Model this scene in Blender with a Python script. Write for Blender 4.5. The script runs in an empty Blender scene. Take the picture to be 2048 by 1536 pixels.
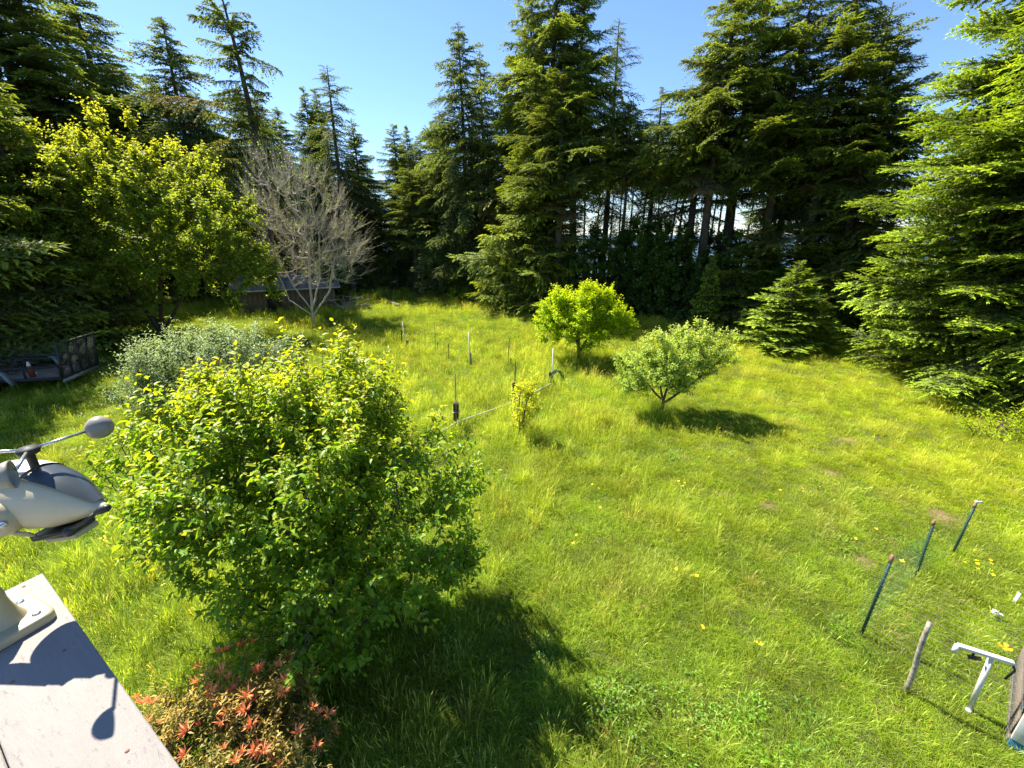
import bpy, math, random
import numpy as np
from mathutils import Vector, Matrix, noise

R = math.radians
rng = np.random.default_rng(11)
random.seed(11)
scene = bpy.context.scene
COL = scene.collection

# ------------------------------------------------------------------ camera
H_CAM = 5.5
PITCH = R(19.4)
FPX = 850.0                      # focal length in pixels of a 2048 wide frame
cd = bpy.data.cameras.new('camera')
cam = bpy.data.objects.new('camera', cd)
COL.objects.link(cam)
cam.location = (0, 0, H_CAM)
cam.rotation_euler = (math.pi/2 - PITCH, 0, 0)
cd.sensor_fit = 'HORIZONTAL'
cd.sensor_width = 36.0
cd.lens = 36.0*FPX/2048.0
cd.clip_start = 0.05
cd.clip_end = 20000
scene.camera = cam

# ------------------------------------------------------------------ light
SUN_ELEV = R(53)
SUN_AZ = R(-51)                  # clockwise from +Y: front left
world = bpy.data.worlds.new('World')
scene.world = world
world.use_nodes = True
wn = world.node_tree
for n in list(wn.nodes): wn.nodes.remove(n)
sky = wn.nodes.new('ShaderNodeTexSky')
sky.sky_type = 'NISHITA'
sky.sun_disc = False
sky.sun_elevation = SUN_ELEV
sky.sun_rotation = SUN_AZ
sky.air_density = 1.0
sky.dust_density = 0.1
sky.ozone_density = 5.0
bg = wn.nodes.new('ShaderNodeBackground')
bg.inputs['Strength'].default_value = 0.070
wo = wn.nodes.new('ShaderNodeOutputWorld')
tintn = wn.nodes.new('ShaderNodeMix'); tintn.data_type = 'RGBA'; tintn.blend_type = 'MULTIPLY'
tintn.inputs[0].default_value = 1.0; tintn.inputs[7].default_value = (.86, .92, 1.04, 1)
wn.links.new(sky.outputs[0], tintn.inputs[6]); wn.links.new(tintn.outputs[2], bg.inputs[0])
wn.links.new(bg.outputs[0], wo.inputs[0])
sd = bpy.data.lights.new('sun', 'SUN')
sd.energy = 4.6
sd.angle = R(0.53)
sd.color = (1.0, 0.94, 0.82)
sun = bpy.data.objects.new('sun', sd)
COL.objects.link(sun)
S = Vector((math.sin(SUN_AZ)*math.cos(SUN_ELEV), math.cos(SUN_AZ)*math.cos(SUN_ELEV), math.sin(SUN_ELEV)))
sun.rotation_euler = S.to_track_quat('Z', 'Y').to_euler()
scene.view_settings.view_transform = 'Standard'
scene.view_settings.look = 'None'
scene.view_settings.exposure = 1.75
scene.view_settings.gamma = 1.0
scene.view_settings.use_curve_mapping = False
scene.cycles.max_bounces = 6
scene.cycles.transmission_bounces = 4
scene.cycles.transparent_max_bounces = 6
scene.cycles.diffuse_bounces = 4

# ------------------------------------------------------------------ helpers: surveying the place
cP, sP = math.cos(PITCH), math.sin(PITCH)
def ray(px, py):
    x = (px-1024)/FPX; y = -(py-768)/FPX
    return x, cP+y*sP, -sP+y*cP
def ground_at(px, py, z=0.0):
    r = ray(px, py); t = (z-H_CAM)/r[2]
    return Vector((r[0]*t, r[1]*t, z))
def at_dist(px, py, Y):
    r = ray(px, py); t = Y/r[1]
    return Vector((r[0]*t, Y, H_CAM+r[2]*t))

def fbm(x, y, s, seed=0.0, oct=3):
    v = 0; a = 1; t = 0
    for o in range(oct):
        v += a*noise.noise((x*s+seed*17.3, y*s-seed*9.1, seed*3.7+o)); t += a; a *= .5; s *= 2.1
    return v/t

def terrain(x, y):
    z = 0.10*fbm(x, y, 0.12, 1) + 0.05*fbm(x, y, 0.6, 2)
    if y > 58: z -= min(18.0, (y-58)**1.5*0.06)
    if x > 75: z -= min(18.0, (x-75)**1.5*0.06)
    return z

# ------------------------------------------------------------------ helpers: objects
def tag(o, label=None, cat=None, group=None, kind=None):
    if label: o['label'] = label
    if cat: o['category'] = cat
    if group: o['group'] = group
    if kind: o['kind'] = kind
    return o
def empty(name, loc, label=None, cat=None, group=None, rz=0):
    o = bpy.data.objects.new(name, None)
    COL.objects.link(o); o.location = loc; o.rotation_euler = (0, 0, rz)
    o.empty_display_size = .2
    return tag(o, label, cat, group)
def link(name, me, parent=None, kind=None):
    o = bpy.data.objects.new(name, me)
    COL.objects.link(o)
    if parent: o.parent = parent
    if kind: o['kind'] = kind
    return o

def mesh_np(name, V, F, mat, tint=None, smooth=False):
    """V (n,3); F list of (m,k) int arrays; tint (n,2) per vertex: youngness, brightness"""
    if not isinstance(F, (list, tuple)): F = [F]
    F = [f for f in F if len(f)]
    me = bpy.data.meshes.new(name)
    V = np.ascontiguousarray(V, dtype=np.float32)
    me.vertices.add(len(V)); me.vertices.foreach_set('co', V.ravel())
    loops = np.concatenate([f.ravel() for f in F]).astype(np.int32)
    sizes = np.concatenate([np.full(len(f), f.shape[1]) for f in F]).astype(np.int32)
    starts = np.concatenate([[0], np.cumsum(sizes)[:-1]]).astype(np.int32)
    me.loops.add(len(loops)); me.loops.foreach_set('vertex_index', loops)
    me.polygons.add(len(sizes)); me.polygons.foreach_set('loop_start', starts)
    me.polygons.foreach_set('loop_total', sizes)
    me.update(calc_edges=True)
    if smooth: me.polygons.foreach_set('use_smooth', np.ones(len(sizes), dtype=bool))
    if tint is not None:
        a = me.attributes.new('tint', 'FLOAT_COLOR', 'POINT')
        c = np.ones((len(V), 4), dtype=np.float32); c[:, 2] = 0; c[:, :tint.shape[1]] = tint
        a.data.foreach_set('color', c.ravel())
    if mat: me.materials.append(mat)
    return me

class Geo:
    """collects shapes, builds one mesh"""
    def __init__(s): s.V = []; s.Q = []; s.T = []; s.n = 0; s.P = []
    def add(s, V, Q=None, T=None):
        V = np.asarray(V, dtype=float).reshape(-1, 3)
        s.V.append(V)
        if Q is not None and len(Q): s.Q.append(np.asarray(Q, dtype=int)+s.n)
        if T is not None and len(T): s.T.append(np.asarray(T, dtype=int)+s.n)
        s.n += len(V); return s
    def box(s, c, size, M=None, jit=0):
        x, y, z = [d/2 for d in size]
        V = np.array([(-x,-y,-z),(x,-y,-z),(x,y,-z),(-x,y,-z),(-x,-y,z),(x,-y,z),(x,y,z),(-x,y,z)])
        if jit: V = V + rng.normal(0, jit, V.shape)
        if M is not None: V = V @ np.array(M.to_3x3()).T
        V = V+np.array(c)
        return s.add(V, [(0,3,2,1),(4,5,6,7),(0,1,5,4),(1,2,6,5),(2,3,7,6),(3,0,4,7)])
    def beam(s, a, b, w, h, up=(0,0,1)):
        a = Vector(a); b = Vector(b); d = b-a; L = d.length; X = d.normalized()
        Y = Vector(up).cross(X)
        if Y.length < 1e-4: Y = Vector((0,1,0)).cross(X)
        Y.normalize(); Z = X.cross(Y)
        M = Matrix((X, Y, Z)).transposed()
        return s.box((a+b)/2, (L, w, h), M)
    def tube(s, pts, rad, sides=8, cap=True):
        pts = [Vector(p) for p in pts]; n = len(pts)
        if not hasattr(rad, '__len__'): rad = [rad]*n
        V = []; ref = Vector((0.3, 0.9, 0.1)).normalized(); 
        t0 = (pts[1]-pts[0]).normalized(); u = t0.cross(ref)
        if u.length < .1: u = t0.cross(Vector((1,0,0)))
        u.normalize()
        for i, p in enumerate(pts):
            t = (pts[min(i+1, n-1)]-pts[max(i-1, 0)]).normalized()
            u = (u - t*u.dot(t)).normalized(); v = t.cross(u)
            for k in range(sides):
                a = 2*math.pi*k/sides
                V.append(p+(u*math.cos(a)+v*math.sin(a))*rad[i])
        Q = [(i*sides+k, i*sides+(k+1)%sides, (i+1)*sides+(k+1)%sides, (i+1)*sides+k) for i in range(n-1) for k in range(sides)]
        T = []
        if cap:
            b = len(V); V += [pts[0], pts[-1]]
            for k in range(sides):
                T.append((b, (k+1)%sides, k)); o = (n-1)*sides
                T.append((b+1, o+k, o+(k+1)%sides))
        return s.add([tuple(p) for p in V], Q, T)
    def lathe(s, prof, c=(0,0,0), M=None, sides=20):
        V = []
        for (r, z) in prof:
            for k in range(sides):
                a = 2*math.pi*k/sides; V.append((r*math.cos(a), r*math.sin(a), z))
        V = np.array(V)
        if M is not None: V = V @ np.array(M.to_3x3()).T
        V = V+np.array(c); n = len(prof)
        return s.add(V, [(i*sides+k, i*sides+(k+1)%sides, (i+1)*sides+(k+1)%sides, (i+1)*sides+k) for i in range(n-1) for k in range(sides)])
    def sticks(s, A, B, ra, rb, k=3):
        A = np.asarray(A, float); B = np.asarray(B, float); n = len(A)
        if n == 0: return s
        ra = np.broadcast_to(ra, (n,)); rb = np.broadcast_to(rb, (n,))
        D = B-A; ln = np.linalg.norm(D, axis=1, keepdims=True); D = np.where(ln < 1e-6, np.array([[0, 0, 1.]]), D/(ln+1e-9))
        ref = np.where(np.abs(D[:, 2:3]) > .9, np.array([[1., 0, 0]]), np.array([[0, 0, 1.]]))
        U = np.cross(D, ref); U /= np.linalg.norm(U, axis=1, keepdims=True); W = np.cross(D, U)
        V = np.zeros((n, 2*k, 3))
        for j in range(k):
            a = 2*math.pi*j/k; o = U*math.cos(a)+W*math.sin(a)
            V[:, j] = A+o*ra[:, None]; V[:, k+j] = B+o*rb[:, None]
        q = np.array([(j, (j+1) % k, k+(j+1) % k, k+j) for j in range(k)])
        Q = (np.arange(n)[:, None, None]*2*k + q[None]).reshape(-1, 4)
        return s.add(V.reshape(-1, 3), Q)
    def mesh(s, name, mat, smooth=False, tint=None):
        V = np.concatenate(s.V); F = []
        if s.Q: F.append(np.concatenate(s.Q))
        if s.T: F.append(np.concatenate(s.T))
        return mesh_np(name, V, F, mat, tint, smooth)
    def obj(s, name, mat, parent=None, smooth=False, kind=None, bevel=0):
        o = link(name, s.mesh(name, mat, smooth), parent, kind)
        if bevel:
            m = o.modifiers.new('bevel', 'BEVEL'); m.width = bevel; m.segments = 2; m.limit_method = 'ANGLE'
        return o

def unit(a): return a/(np.linalg.norm(a, axis=-1, keepdims=True)+1e-9)

# ------------------------------------------------------------------ materials
def new_mat(name):
    m = bpy.data.materials.new(name); m.use_nodes = True
    nt = m.node_tree
    for n in list(nt.nodes): nt.nodes.remove(n)
    out = nt.nodes.new('ShaderNodeOutputMaterial')
    return m, nt, out
def N(nt, typ, **kw):
    n = nt.nodes.new(typ)
    for k, v in kw.items(): setattr(n, k, v)
    return n
def mixcol(nt, fac, a, b, mode='MIX'):
    n = N(nt, 'ShaderNodeMix', data_type='RGBA', blend_type=mode)
    for sock, v in ((n.inputs[0], fac), (n.inputs[6], a), (n.inputs[7], b)):
        if isinstance(v, bpy.types.NodeSocket): nt.links.new(v, sock)
        elif isinstance(v, (int, float)): sock.default_value = v
        else: sock.default_value = (*v, 1)
    return n.outputs[2]
def math_n(nt, op, a, b=None, c=None):
    n = N(nt, 'ShaderNodeMath', operation=op)
    for i, v in enumerate((a, b, c)):
        if v is None: continue
        if isinstance(v, bpy.types.NodeSocket): nt.links.new(v, n.inputs[i])
        else: n.inputs[i].default_value = v
    return n.outputs[0]
def noise_n(nt, scale, detail=4, rough=.6, coord=None, dim='3D'):
    n = N(nt, 'ShaderNodeTexNoise'); n.inputs['Scale'].default_value = scale
    n.inputs['Detail'].default_value = detail; n.inputs['Roughness'].default_value = rough
    if coord is not None: nt.links.new(coord, n.inputs['Vector'])
    return n.outputs['Fac']
def ramp(nt, fac, stops):
    n = N(nt, 'ShaderNodeValToRGB'); cr = n.color_ramp
    while len(cr.elements) < len(stops): cr.elements.new(.5)
    for e, (p, c) in zip(cr.elements, stops): e.position = p; e.color = (*c, 1)
    nt.links.new(fac, n.inputs[0]); return n.outputs[0]

def leaf_mat(name, old, young, trans=.4, rough=.45, spec=.4, instancer=False, tcol=None):
    m, nt, out = new_mat(name)
    at = N(nt, 'ShaderNodeAttribute', attribute_name='tint')
    sep = N(nt, 'ShaderNodeSeparateColor'); nt.links.new(at.outputs['Color'], sep.inputs[0])
    yo, br = sep.outputs[0], sep.outputs[1]
    c = mixcol(nt, yo, old, young)
    c = mixcol(nt, sep.outputs[2], c, (.17, .125, .075))
    c = mixcol(nt, 1.0, c, N_gray(nt, br), 'MULTIPLY')
    if instancer:
        ai = N(nt, 'ShaderNodeAttribute', attribute_name='itint', attribute_type='INSTANCER')
        c = mixcol(nt, 1.0, c, ai.outputs['Color'], 'MULTIPLY')
    p = N(nt, 'ShaderNodeBsdfPrincipled')
    nt.links.new(c, p.inputs['Base Color'])
    p.inputs['Roughness'].default_value = rough
    p.inputs['Specular IOR Level'].default_value = spec
    t = N(nt, 'ShaderNodeBsdfTranslucent')
    tc = mixcol(nt, 1.0, c, tcol or (1.35, 1.25, .45), 'MULTIPLY')
    nt.links.new(tc, t.inputs[0])
    ms = N(nt, 'ShaderNodeMixShader'); ms.inputs[0].default_value = trans
    nt.links.new(p.outputs[0], ms.inputs[1]); nt.links.new(t.outputs[0], ms.inputs[2])
    nt.links.new(ms.outputs[0], out.inputs[0])
    return m
def N_gray(nt, v):
    n = N(nt, 'ShaderNodeCombineColor')
    for i in range(3): nt.links.new(v, n.inputs[i])
    return n.outputs[0]

def surf_mat(name, c1, c2, scale=8, rough=.8, spec=.3, bump=.3, metal=0, stretch=None, detail=6, bumpdist=.01):
    m, nt, out = new_mat(name)
    tc = N(nt, 'ShaderNodeTexCoord'); co = tc.outputs['Object']
    if stretch:
        mp = N(nt, 'ShaderNodeMapping'); mp.inputs['Scale'].default_value = stretch
        nt.links.new(co, mp.inputs[0]); co = mp.outputs[0]
    f = noise_n(nt, scale, detail, .65, co)
    c = ramp(nt, f, [(.32, c1), (.68, c2)])
    p = N(nt, 'ShaderNodeBsdfPrincipled')
    nt.links.new(c, p.inputs['Base Color'])
    p.inputs['Roughness'].default_value = rough; p.inputs['Metallic'].default_value = metal
    p.inputs['Specular IOR Level'].default_value = spec
    if bump:
        b = N(nt, 'ShaderNodeBump'); b.inputs['Strength'].default_value = bump; b.inputs['Distance'].default_value = bumpdist
        nt.links.new(f, b.inputs['Height']); nt.links.new(b.outputs[0], p.inputs['Normal'])
    nt.links.new(p.outputs[0], out.inputs[0])
    return m

M = {}
M['conifer'] = leaf_mat('conifer_needles', (.112, .160, .048), (.38, .47, .050), trans=.40, rough=.6, spec=.22)
M['fir'] = leaf_mat('fir_needles', (.080, .125, .034), (.46, .62, .034), trans=.38, rough=.55, spec=.25)
M['hemlock'] = leaf_mat('hemlock_needles', (.105, .150, .058), (.30, .39, .065), trans=.40, rough=.6, spec=.22)
M['cherry'] = leaf_mat('cherry_leaf', (.155, .305, .020), (.58, .54, .024), trans=.52, rough=.42, spec=.32)
M['maple'] = leaf_mat('maple_leaf', (.205, .295, .038), (.50, .48, .045), trans=.58, rough=.55, spec=.2)
M['bright'] = leaf_mat('bright_leaf', (.32, .47, .010), (.55, .64, .012), trans=.52, rough=.6, spec=.15)
M['apple'] = leaf_mat('apple_leaf', (.29, .42, .065), (.56, .64, .20), trans=.48, rough=.6, spec=.2)
M['sage'] = leaf_mat('grey_green_leaf', (.23, .31, .15), (.44, .54, .26), trans=.35, rough=.55, spec=.3, tcol=(1.2, 1.2, .7))
M['sapling'] = leaf_mat('yellow_leaf', (.46, .52, .03), (.66, .62, .05), trans=.5, rough=.6, spec=.15)
M['rhodo'] = leaf_mat('evergreen_leaf', (.065, .125, .020), (.15, .27, .03), trans=.3, rough=.4, spec=.4)
M['bramble'] = leaf_mat('bramble_leaf', (.09, .15, .05), (.22, .28, .10), trans=.35, rough=.55, spec=.35)
M['pieris'] = leaf_mat('pieris_leaf', (.17, .20, .045), (.62, .42, .10), trans=.4, rough=.45, spec=.3)
M['redleaf'] = leaf_mat('red_new_leaf', (.88, .27, .12), (.90, .46, .20), trans=.3, rough=.45, spec=.35, tcol=(1.2, .9, .6))
M['grass'] = leaf_mat('grass_blade', (.215, .300, .004), (.46, .46, .08), trans=.42, rough=.55, spec=.15, instancer=True, tcol=(1.25, 1.2, .4))
M['weed'] = leaf_mat('weed_leaf', (.13, .24, .012), (.20, .30, .02), trans=.3, rough=.5, spec=.35, instancer=True)
M['bark'] = surf_mat('bark', (.045, .034, .026), (.14, .11, .085), 14, .95, .1, .8, stretch=(1, 1, .25), bumpdist=.03)
M['bark_pale'] = surf_mat('pale_bark', (.34, .28, .21), (.62, .54, .43), 10, .9, .15, .5, stretch=(1, 1, .4), bumpdist=.02)
M['twig'] = surf_mat('twig_bark', (.05, .035, .025), (.12, .085, .06), 20, .9, .15, .2)
M['oldwood'] = surf_mat('weathered_wood', (.10, .075, .055), (.26, .22, .17), 18, .9, .15, .6, stretch=(1, 1, .12))
M['darkpost'] = surf_mat('dark_post_wood', (.035, .022, .016), (.10, .065, .045), 22, .9, .15, .6, stretch=(1, 1, .12))
M['white'] = surf_mat('white_paint', (.45, .445, .43), (.60, .60, .58), 6, .5, .4, .1)
M['pvc'] = surf_mat('pale_plastic', (.55, .54, .50), (.72, .72, .70), 6, .45, .4, .05)
M['greenpost'] = surf_mat('green_steel', (.012, .04, .035), (.03, .075, .06), 20, .55, .4, .2, metal=.2)
M['rust'] = surf_mat('rusty_cap', (.16, .07, .04), (.34, .19, .13), 30, .8, .2, .3)
M['net'] = surf_mat('green_netting', (.03, .11, .06), (.05, .16, .10), 30, .6, .3, 0)
M['wire'] = surf_mat('galvanised_wire', (.28, .29, .29), (.45, .46, .46), 30, .5, .4, 0, metal=.5)
M['hose'] = surf_mat('green_hose', (.02, .09, .045), (.04, .15, .08), 20, .4, .5, 0)
M['rope'] = surf_mat('white_rope', (.5, .5, .47), (.7, .7, .66), 40, .7, .2, .2)
M['black'] = surf_mat('black_plastic', (.012, .013, .015), (.03, .032, .035), 20, .45, .4, 0)
M['beige'] = surf_mat('beige_plastic', (.36, .30, .17), (.41, .35, .21), 5, .42, .45, .03)
M['solar'] = surf_mat('solar_panel', (.035, .045, .05), (.06, .07, .075), 5, .28, .45, 0)
M['steel'] = surf_mat('steel_bolt', (.5, .5, .5), (.7, .7, .7), 30, .25, .5, 0, metal=.9)
M['roof'] = surf_mat('grey_roofing', (.11, .11, .115), (.20, .20, .205), 9, .85, .3, .3)
M['fascia'] = surf_mat('pale_fascia', (.36, .36, .34), (.46, .46, .44), 6, .6, .3, .1)
M['siding'] = surf_mat('tan_siding', (.12, .095, .07), (.19, .155, .115), 7, .85, .2, .3, stretch=(1, 1, .3))
M['darkmetal'] = surf_mat('dark_metal', (.02, .022, .022), (.05, .05, .048), 15, .6, .4, .1, metal=.3)
M['galv'] = surf_mat('fender_metal', (.20, .22, .23), (.30, .32, .33), 10, .4, .4, .05, metal=.3)
M['red'] = surf_mat('red_paint', (.18, .03, .02), (.26, .05, .03), 10, .45, .4, 0)
M['blue'] = surf_mat('blue_paint', (.03, .13, .22), (.05, .19, .30), 10, .6, .35, .2)
M['soil'] = surf_mat('bare_soil', (.14, .085, .05), (.28, .19, .12), 12, .95, .1, .8, bumpdist=.03)
M['plywood'] = surf_mat('brown_board', (.15, .10, .065), (.24, .17, .11), 6, .85, .2, .2, stretch=(1, 1, .2))
M['petal_y'] = surf_mat('yellow_petal', (.85, .55, .01), (.9, .65, .02), 20, .6, .2, 0)
M['petal_o'] = surf_mat('orange_petal', (.9, .26, .01), (.95, .34, .01), 20, .6, .2, 0)
M['stem'] = surf_mat('green_stem', (.09, .15, .03), (.14, .22, .04), 20, .6, .2, 0)
M['tyre'] = surf_mat('tyre_rubber', (.01, .01, .01), (.025, .025, .025), 20, .9, .2, .2)

# ------------------------------------------------------------------ ground
PATCHES = [(1540, 1010, .30), (1700, 880, .42), (1890, 1035, .45), (1765, 1405, .17), (1722, 1500, .13), (1735, 1122, .28), (1660, 945, .35), (1600, 970, .2),
           (1440, 1285, .12), (1530, 940, .18)]
PATCH = [(ground_at(x, y), r) for x, y, r in PATCHES]

def build_ground():
    xs = np.unique(np.concatenate([np.linspace(-600, -60, 19), np.linspace(-60, 40, 201), np.linspace(40, 400, 14)]))
    ys = np.unique(np.concatenate([np.linspace(-60, 0, 13), np.linspace(0, 60, 151), np.linspace(60, 140, 33), np.linspace(140, 700, 9)]))
    V = np.array([(x, y, terrain(x, y)) for y in ys for x in xs]); nx = len(xs)
    Q = np.array([(j*nx+i, j*nx+i+1, (j+1)*nx+i+1, (j+1)*nx+i) for j in range(len(ys)-1) for i in range(nx-1)])
    m, nt, out = new_mat('meadow_ground')
    geo = N(nt, 'ShaderNodeNewGeometry'); pos = geo.outputs['Position']
    n1 = noise_n(nt, .35, 5, .6, pos); n2 = noise_n(nt, 9, 5, .7, pos); n3 = noise_n(nt, 45, 3, .7, pos)
    a = mixcol(nt, n1, (.040, .070, .010), (.095, .115, .018))
    a = mixcol(nt, n2, a, (.050, .060, .018))
    thatch = ramp(nt, n3, [(.45, (0, 0, 0)), (.75, (1, 1, 1))])
    a = mixcol(nt, thatch, a, (.15, .14, .05))
    # needle litter under the conifers beyond the meadow edge
    sx = N(nt, 'ShaderNodeSeparateXYZ'); nt.links.new(pos, sx.inputs[0])
    edge = math_n(nt, 'ADD', math_n(nt, 'MULTIPLY', sx.outputs[0], .78), sx.outputs[1])
    edge = math_n(nt, 'ADD', edge, math_n(nt, 'MULTIPLY', n1, 3.0))
    fe = N(nt, 'ShaderNodeMapRange'); fe.inputs[1].default_value = 37.0; fe.inputs[2].default_value = 39.0
    nt.links.new(edge, fe.inputs[0])
    a = mixcol(nt, fe.outputs[0], a, (.055, .042, .026))
    for (c, r) in PATCH:
        d = N(nt, 'ShaderNodeVectorMath', operation='DISTANCE'); nt.links.new(pos, d.inputs[0]); d.inputs[1].default_value = (c.x, c.y, 0)
        dd = math_n(nt, 'ADD', d.outputs['Value'], math_n(nt, 'MULTIPLY', n2, .55))
        mr = N(nt, 'ShaderNodeMapRange'); mr.inputs[1].default_value = r*.9+.30; mr.inputs[2].default_value = r*.9+.02
        nt.links.new(dd, mr.inputs[0])
        a = mixcol(nt, mr.outputs[0], a, (.20, .135, .08))
    p = N(nt, 'ShaderNodeBsdfPrincipled'); nt.links.new(a, p.inputs['Base Color'])
    p.inputs['Roughness'].default_value = .95; p.inputs['Specular IOR Level'].default_value = .1
    b = N(nt, 'ShaderNodeBump'); b.inputs['Strength'].default_value = .8; b.inputs['Distance'].default_value = .04
    nt.links.new(n3, b.inputs['Height']); nt.links.new(b.outputs[0], p.inputs['Normal'])
    nt.links.new(p.outputs[0], out.inputs[0])
    o = link('ground', mesh_np('ground', V, Q, m, smooth=True)); o['kind'] = 'structure'
    # pale sea behind the trees
    m, nt, out = new_mat('sea_water')
    p = N(nt, 'ShaderNodeBsdfPrincipled'); p.inputs['Base Color'].default_value = (.03, .07, .10, 1)
    p.inputs['Roughness'].default_value = .5
    geo = N(nt, 'ShaderNodeNewGeometry'); f = noise_n(nt, .5, 4, .6, geo.outputs['Position'])
    b = N(nt, 'ShaderNodeBump'); b.inputs['Strength'].default_value = .4; b.inputs['Distance'].default_value = .3
    nt.links.new(f, b.inputs['Height']); nt.links.new(b.outputs[0], p.inputs['Normal'])
    nt.links.new(p.outputs[0], out.inputs[0])
    V = np.array([(-9000, -9000, -15.), (9000, -9000, -15.), (9000, 15000, -15.), (-9000, 15000, -15.)])
    o = link('water', mesh_np('water', V, np.array([(0, 1, 2, 3)]), m)); o['kind'] = 'structure'
build_ground()

# ------------------------------------------------------------------ grass
def tuft(name, nb, rad, hmin, hmax, wid, lean, mat, young=(0, .3), stalk=0.0, seed=0):
    r = np.random.default_rng(seed)
    a = r.uniform(0, 2*np.pi, nb); q = rad*np.sqrt(r.uniform(0, 1, nb))
    P = np.stack([q*np.cos(a), q*np.sin(a), np.full(nb, -.03)], 1)
    h = r.uniform(hmin, hmax, nb); az = a+r.normal(0, .9, nb); ln = np.abs(r.normal(0, lean, nb))+.1
    D = np.stack([np.cos(az), np.sin(az), np.zeros(nb)], 1)
    tw = r.uniform(0, np.pi, nb); W = np.stack([np.cos(tw), np.sin(tw), np.zeros(nb)], 1)
    up = np.array([[0, 0, 1.]])
    w = wid*r.uniform(.6, 1.3, nb)[:, None]
    p1 = P+up*(h*.5)[:, None]+D*(h*ln*.25)[:, None]
    p2 = P+up*(h*.85)[:, None]+D*(h*ln*.65)[:, None]
    p3 = P+up*(h*(1-.25*ln))[:, None]+D*(h*ln*1.15)[:, None]
    V = np.stack([P-W*w*.5, P+W*w*.5, p1+W*w*.5, p1-W*w*.5, p2+W*w*.32, p2-W*w*.32, p3], 1)
    base = np.arange(nb)[:, None]*7
    Q = np.concatenate([base+np.array([0, 1, 2, 3]), base+np.array([3, 2, 4, 5])])
    T = base+np.array([5, 4, 6])
    y = r.uniform(*young, nb); br = r.uniform(.7, 1.3, nb)
    t = np.zeros((nb, 7, 2)); t[:, :, 0] = y[:, None]; t[:, :, 1] = br[:, None]
    t[:, 6, 0] = np.minimum(1, y+.35); t[:, 4:6, 0] = np.minimum(1, y+.15)[:, None]
    V = V.reshape(-1, 3); t = t.reshape(-1, 2)
    ns = int(nb*stalk)
    if ns:   # flowering stalks with feathery heads
        a = r.uniform(0, 2*np.pi, ns); q = rad*r.uniform(0, 1, ns)
        P = np.stack([q*np.cos(a), q*np.sin(a), 0*a], 1); hs = hmax*r.uniform(1.2, 1.7, ns)[:, None]
        D = np.stack([np.cos(a), np.sin(a), 0*a], 1)*r.uniform(.1, .45, ns)[:, None]
        W = np.stack([-np.sin(a), np.cos(a), 0*a], 1)*wid
        p1 = P+up*hs*.7+D*hs*.4; p2 = P+up*hs*.85+D*hs*.65; p3 = P+up*hs*.98+D*hs
        Vs = np.stack([P-W*.25, P+W*.25, p1+W*.2, p1-W*.2, p2+W*.9, p2-W*.9, p3], 1)
        bs = len(V)+np.arange(ns)[:, None]*7
        Q = np.concatenate([Q, bs+np.array([0, 1, 2, 3]), bs+np.array([3, 2, 4, 5])]); T = np.concatenate([T, bs+np.array([5, 4, 6])])
        ts = np.ones((ns, 7, 2)); ts[:, :, 0] = r.uniform(.75, 1, ns)[:, None]; ts[:, :, 1] = r.uniform(.9, 1.35, ns)[:, None]
        V = np.concatenate([V, Vs.reshape(-1, 3)]); t = np.concatenate([t, ts.reshape(-1, 2)])
    return bpy.data.objects.new(name, mesh_np(name, V, [Q, T], mat, t))
def weed_tuft(name, n, rad, size, seed):
    r = np.random.default_rng(seed)
    a = r.uniform(0, 2*np.pi, n); q = rad*np.sqrt(r.uniform(0, 1, n))
    P = np.stack([q*np.cos(a), q*np.sin(a), r.uniform(.03, .18, n)], 1)
    D = unit(np.stack([np.cos(a), np.sin(a), r.uniform(-.1, .5, n)], 1)+r.normal(0, .3, (n, 3)))
    V, F, t = leaves_geo(P, D, unit(np.array([[0, 0, 1.]])+r.normal(0, .3, (n, 3))), size*r.uniform(.6, 1.2, n), .55, r.uniform(0, 1, n), r.uniform(.7, 1.2, n))
    return bpy.data.objects.new(name, mesh_np(name, V, F, M['weed'], t))

LEAF5 = np.array([(0, 0, 0), (.42, .5, .16), (.42, -.5, .16), (.5, 0, 0), (1, 0, -.14), ])
LEAF5F = np.array([(0, 3, 1), (1, 3, 4), (0, 2, 3), (2, 4, 3)])
LEAF7 = np.array([(0, 0, 0), (.28, .46, .12), (.68, .38, .12), (1, 0, -.12), (.68, -.38, .12), (.28, -.46, .12), (.5, 0, 0)])
LEAF7F = np.array([(6, 1, 0), (6, 2, 1), (6, 3, 2), (6, 4, 3), (6, 5, 4), (6, 0, 5)])
LEAF4 = np.array([(0, 0, 0), (.45, -.5, .10), (1, 0, -.12), (.45, .5, .10)])
LEAF4F = np.array([(0, 1, 2), (0, 2, 3)])
def leaves_geo(P, D, Nn, size, ratio, young, bright, simple=False):
    n = len(P)
    X = unit(D); Y = unit(np.cross(Nn, X)); Z = np.cross(X, Y)
    L, LF = (LEAF7, LEAF7F) if simple == 7 else (LEAF4, LEAF4F) if simple else (LEAF5, LEAF5F)
    s = np.broadcast_to(size, (n,))[:, None, None]
    V = P[:, None, :]+s*(L[None, :, 0:1]*X[:, None]+L[None, :, 1:2]*ratio*Y[:, None]+L[None, :, 2:3]*ratio*2*Z[:, None])
    k = len(L)
    F = (np.arange(n)[:, None, None]*k+LF[None]).reshape(-1, 3)
    t = np.zeros((n, k, 2)); t[:, :, 0] = np.broadcast_to(young, (n,))[:, None]; t[:, :, 1] = np.broadcast_to(bright, (n,))[:, None]
    return V.reshape(-1, 3), F, t.reshape(-1, 2)

def forest_edge(x, y):      # >0 inside the wood beyond the meadow
    return .78*x+y-38.2+1.5*fbm(x, y, .15, 5)

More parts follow.
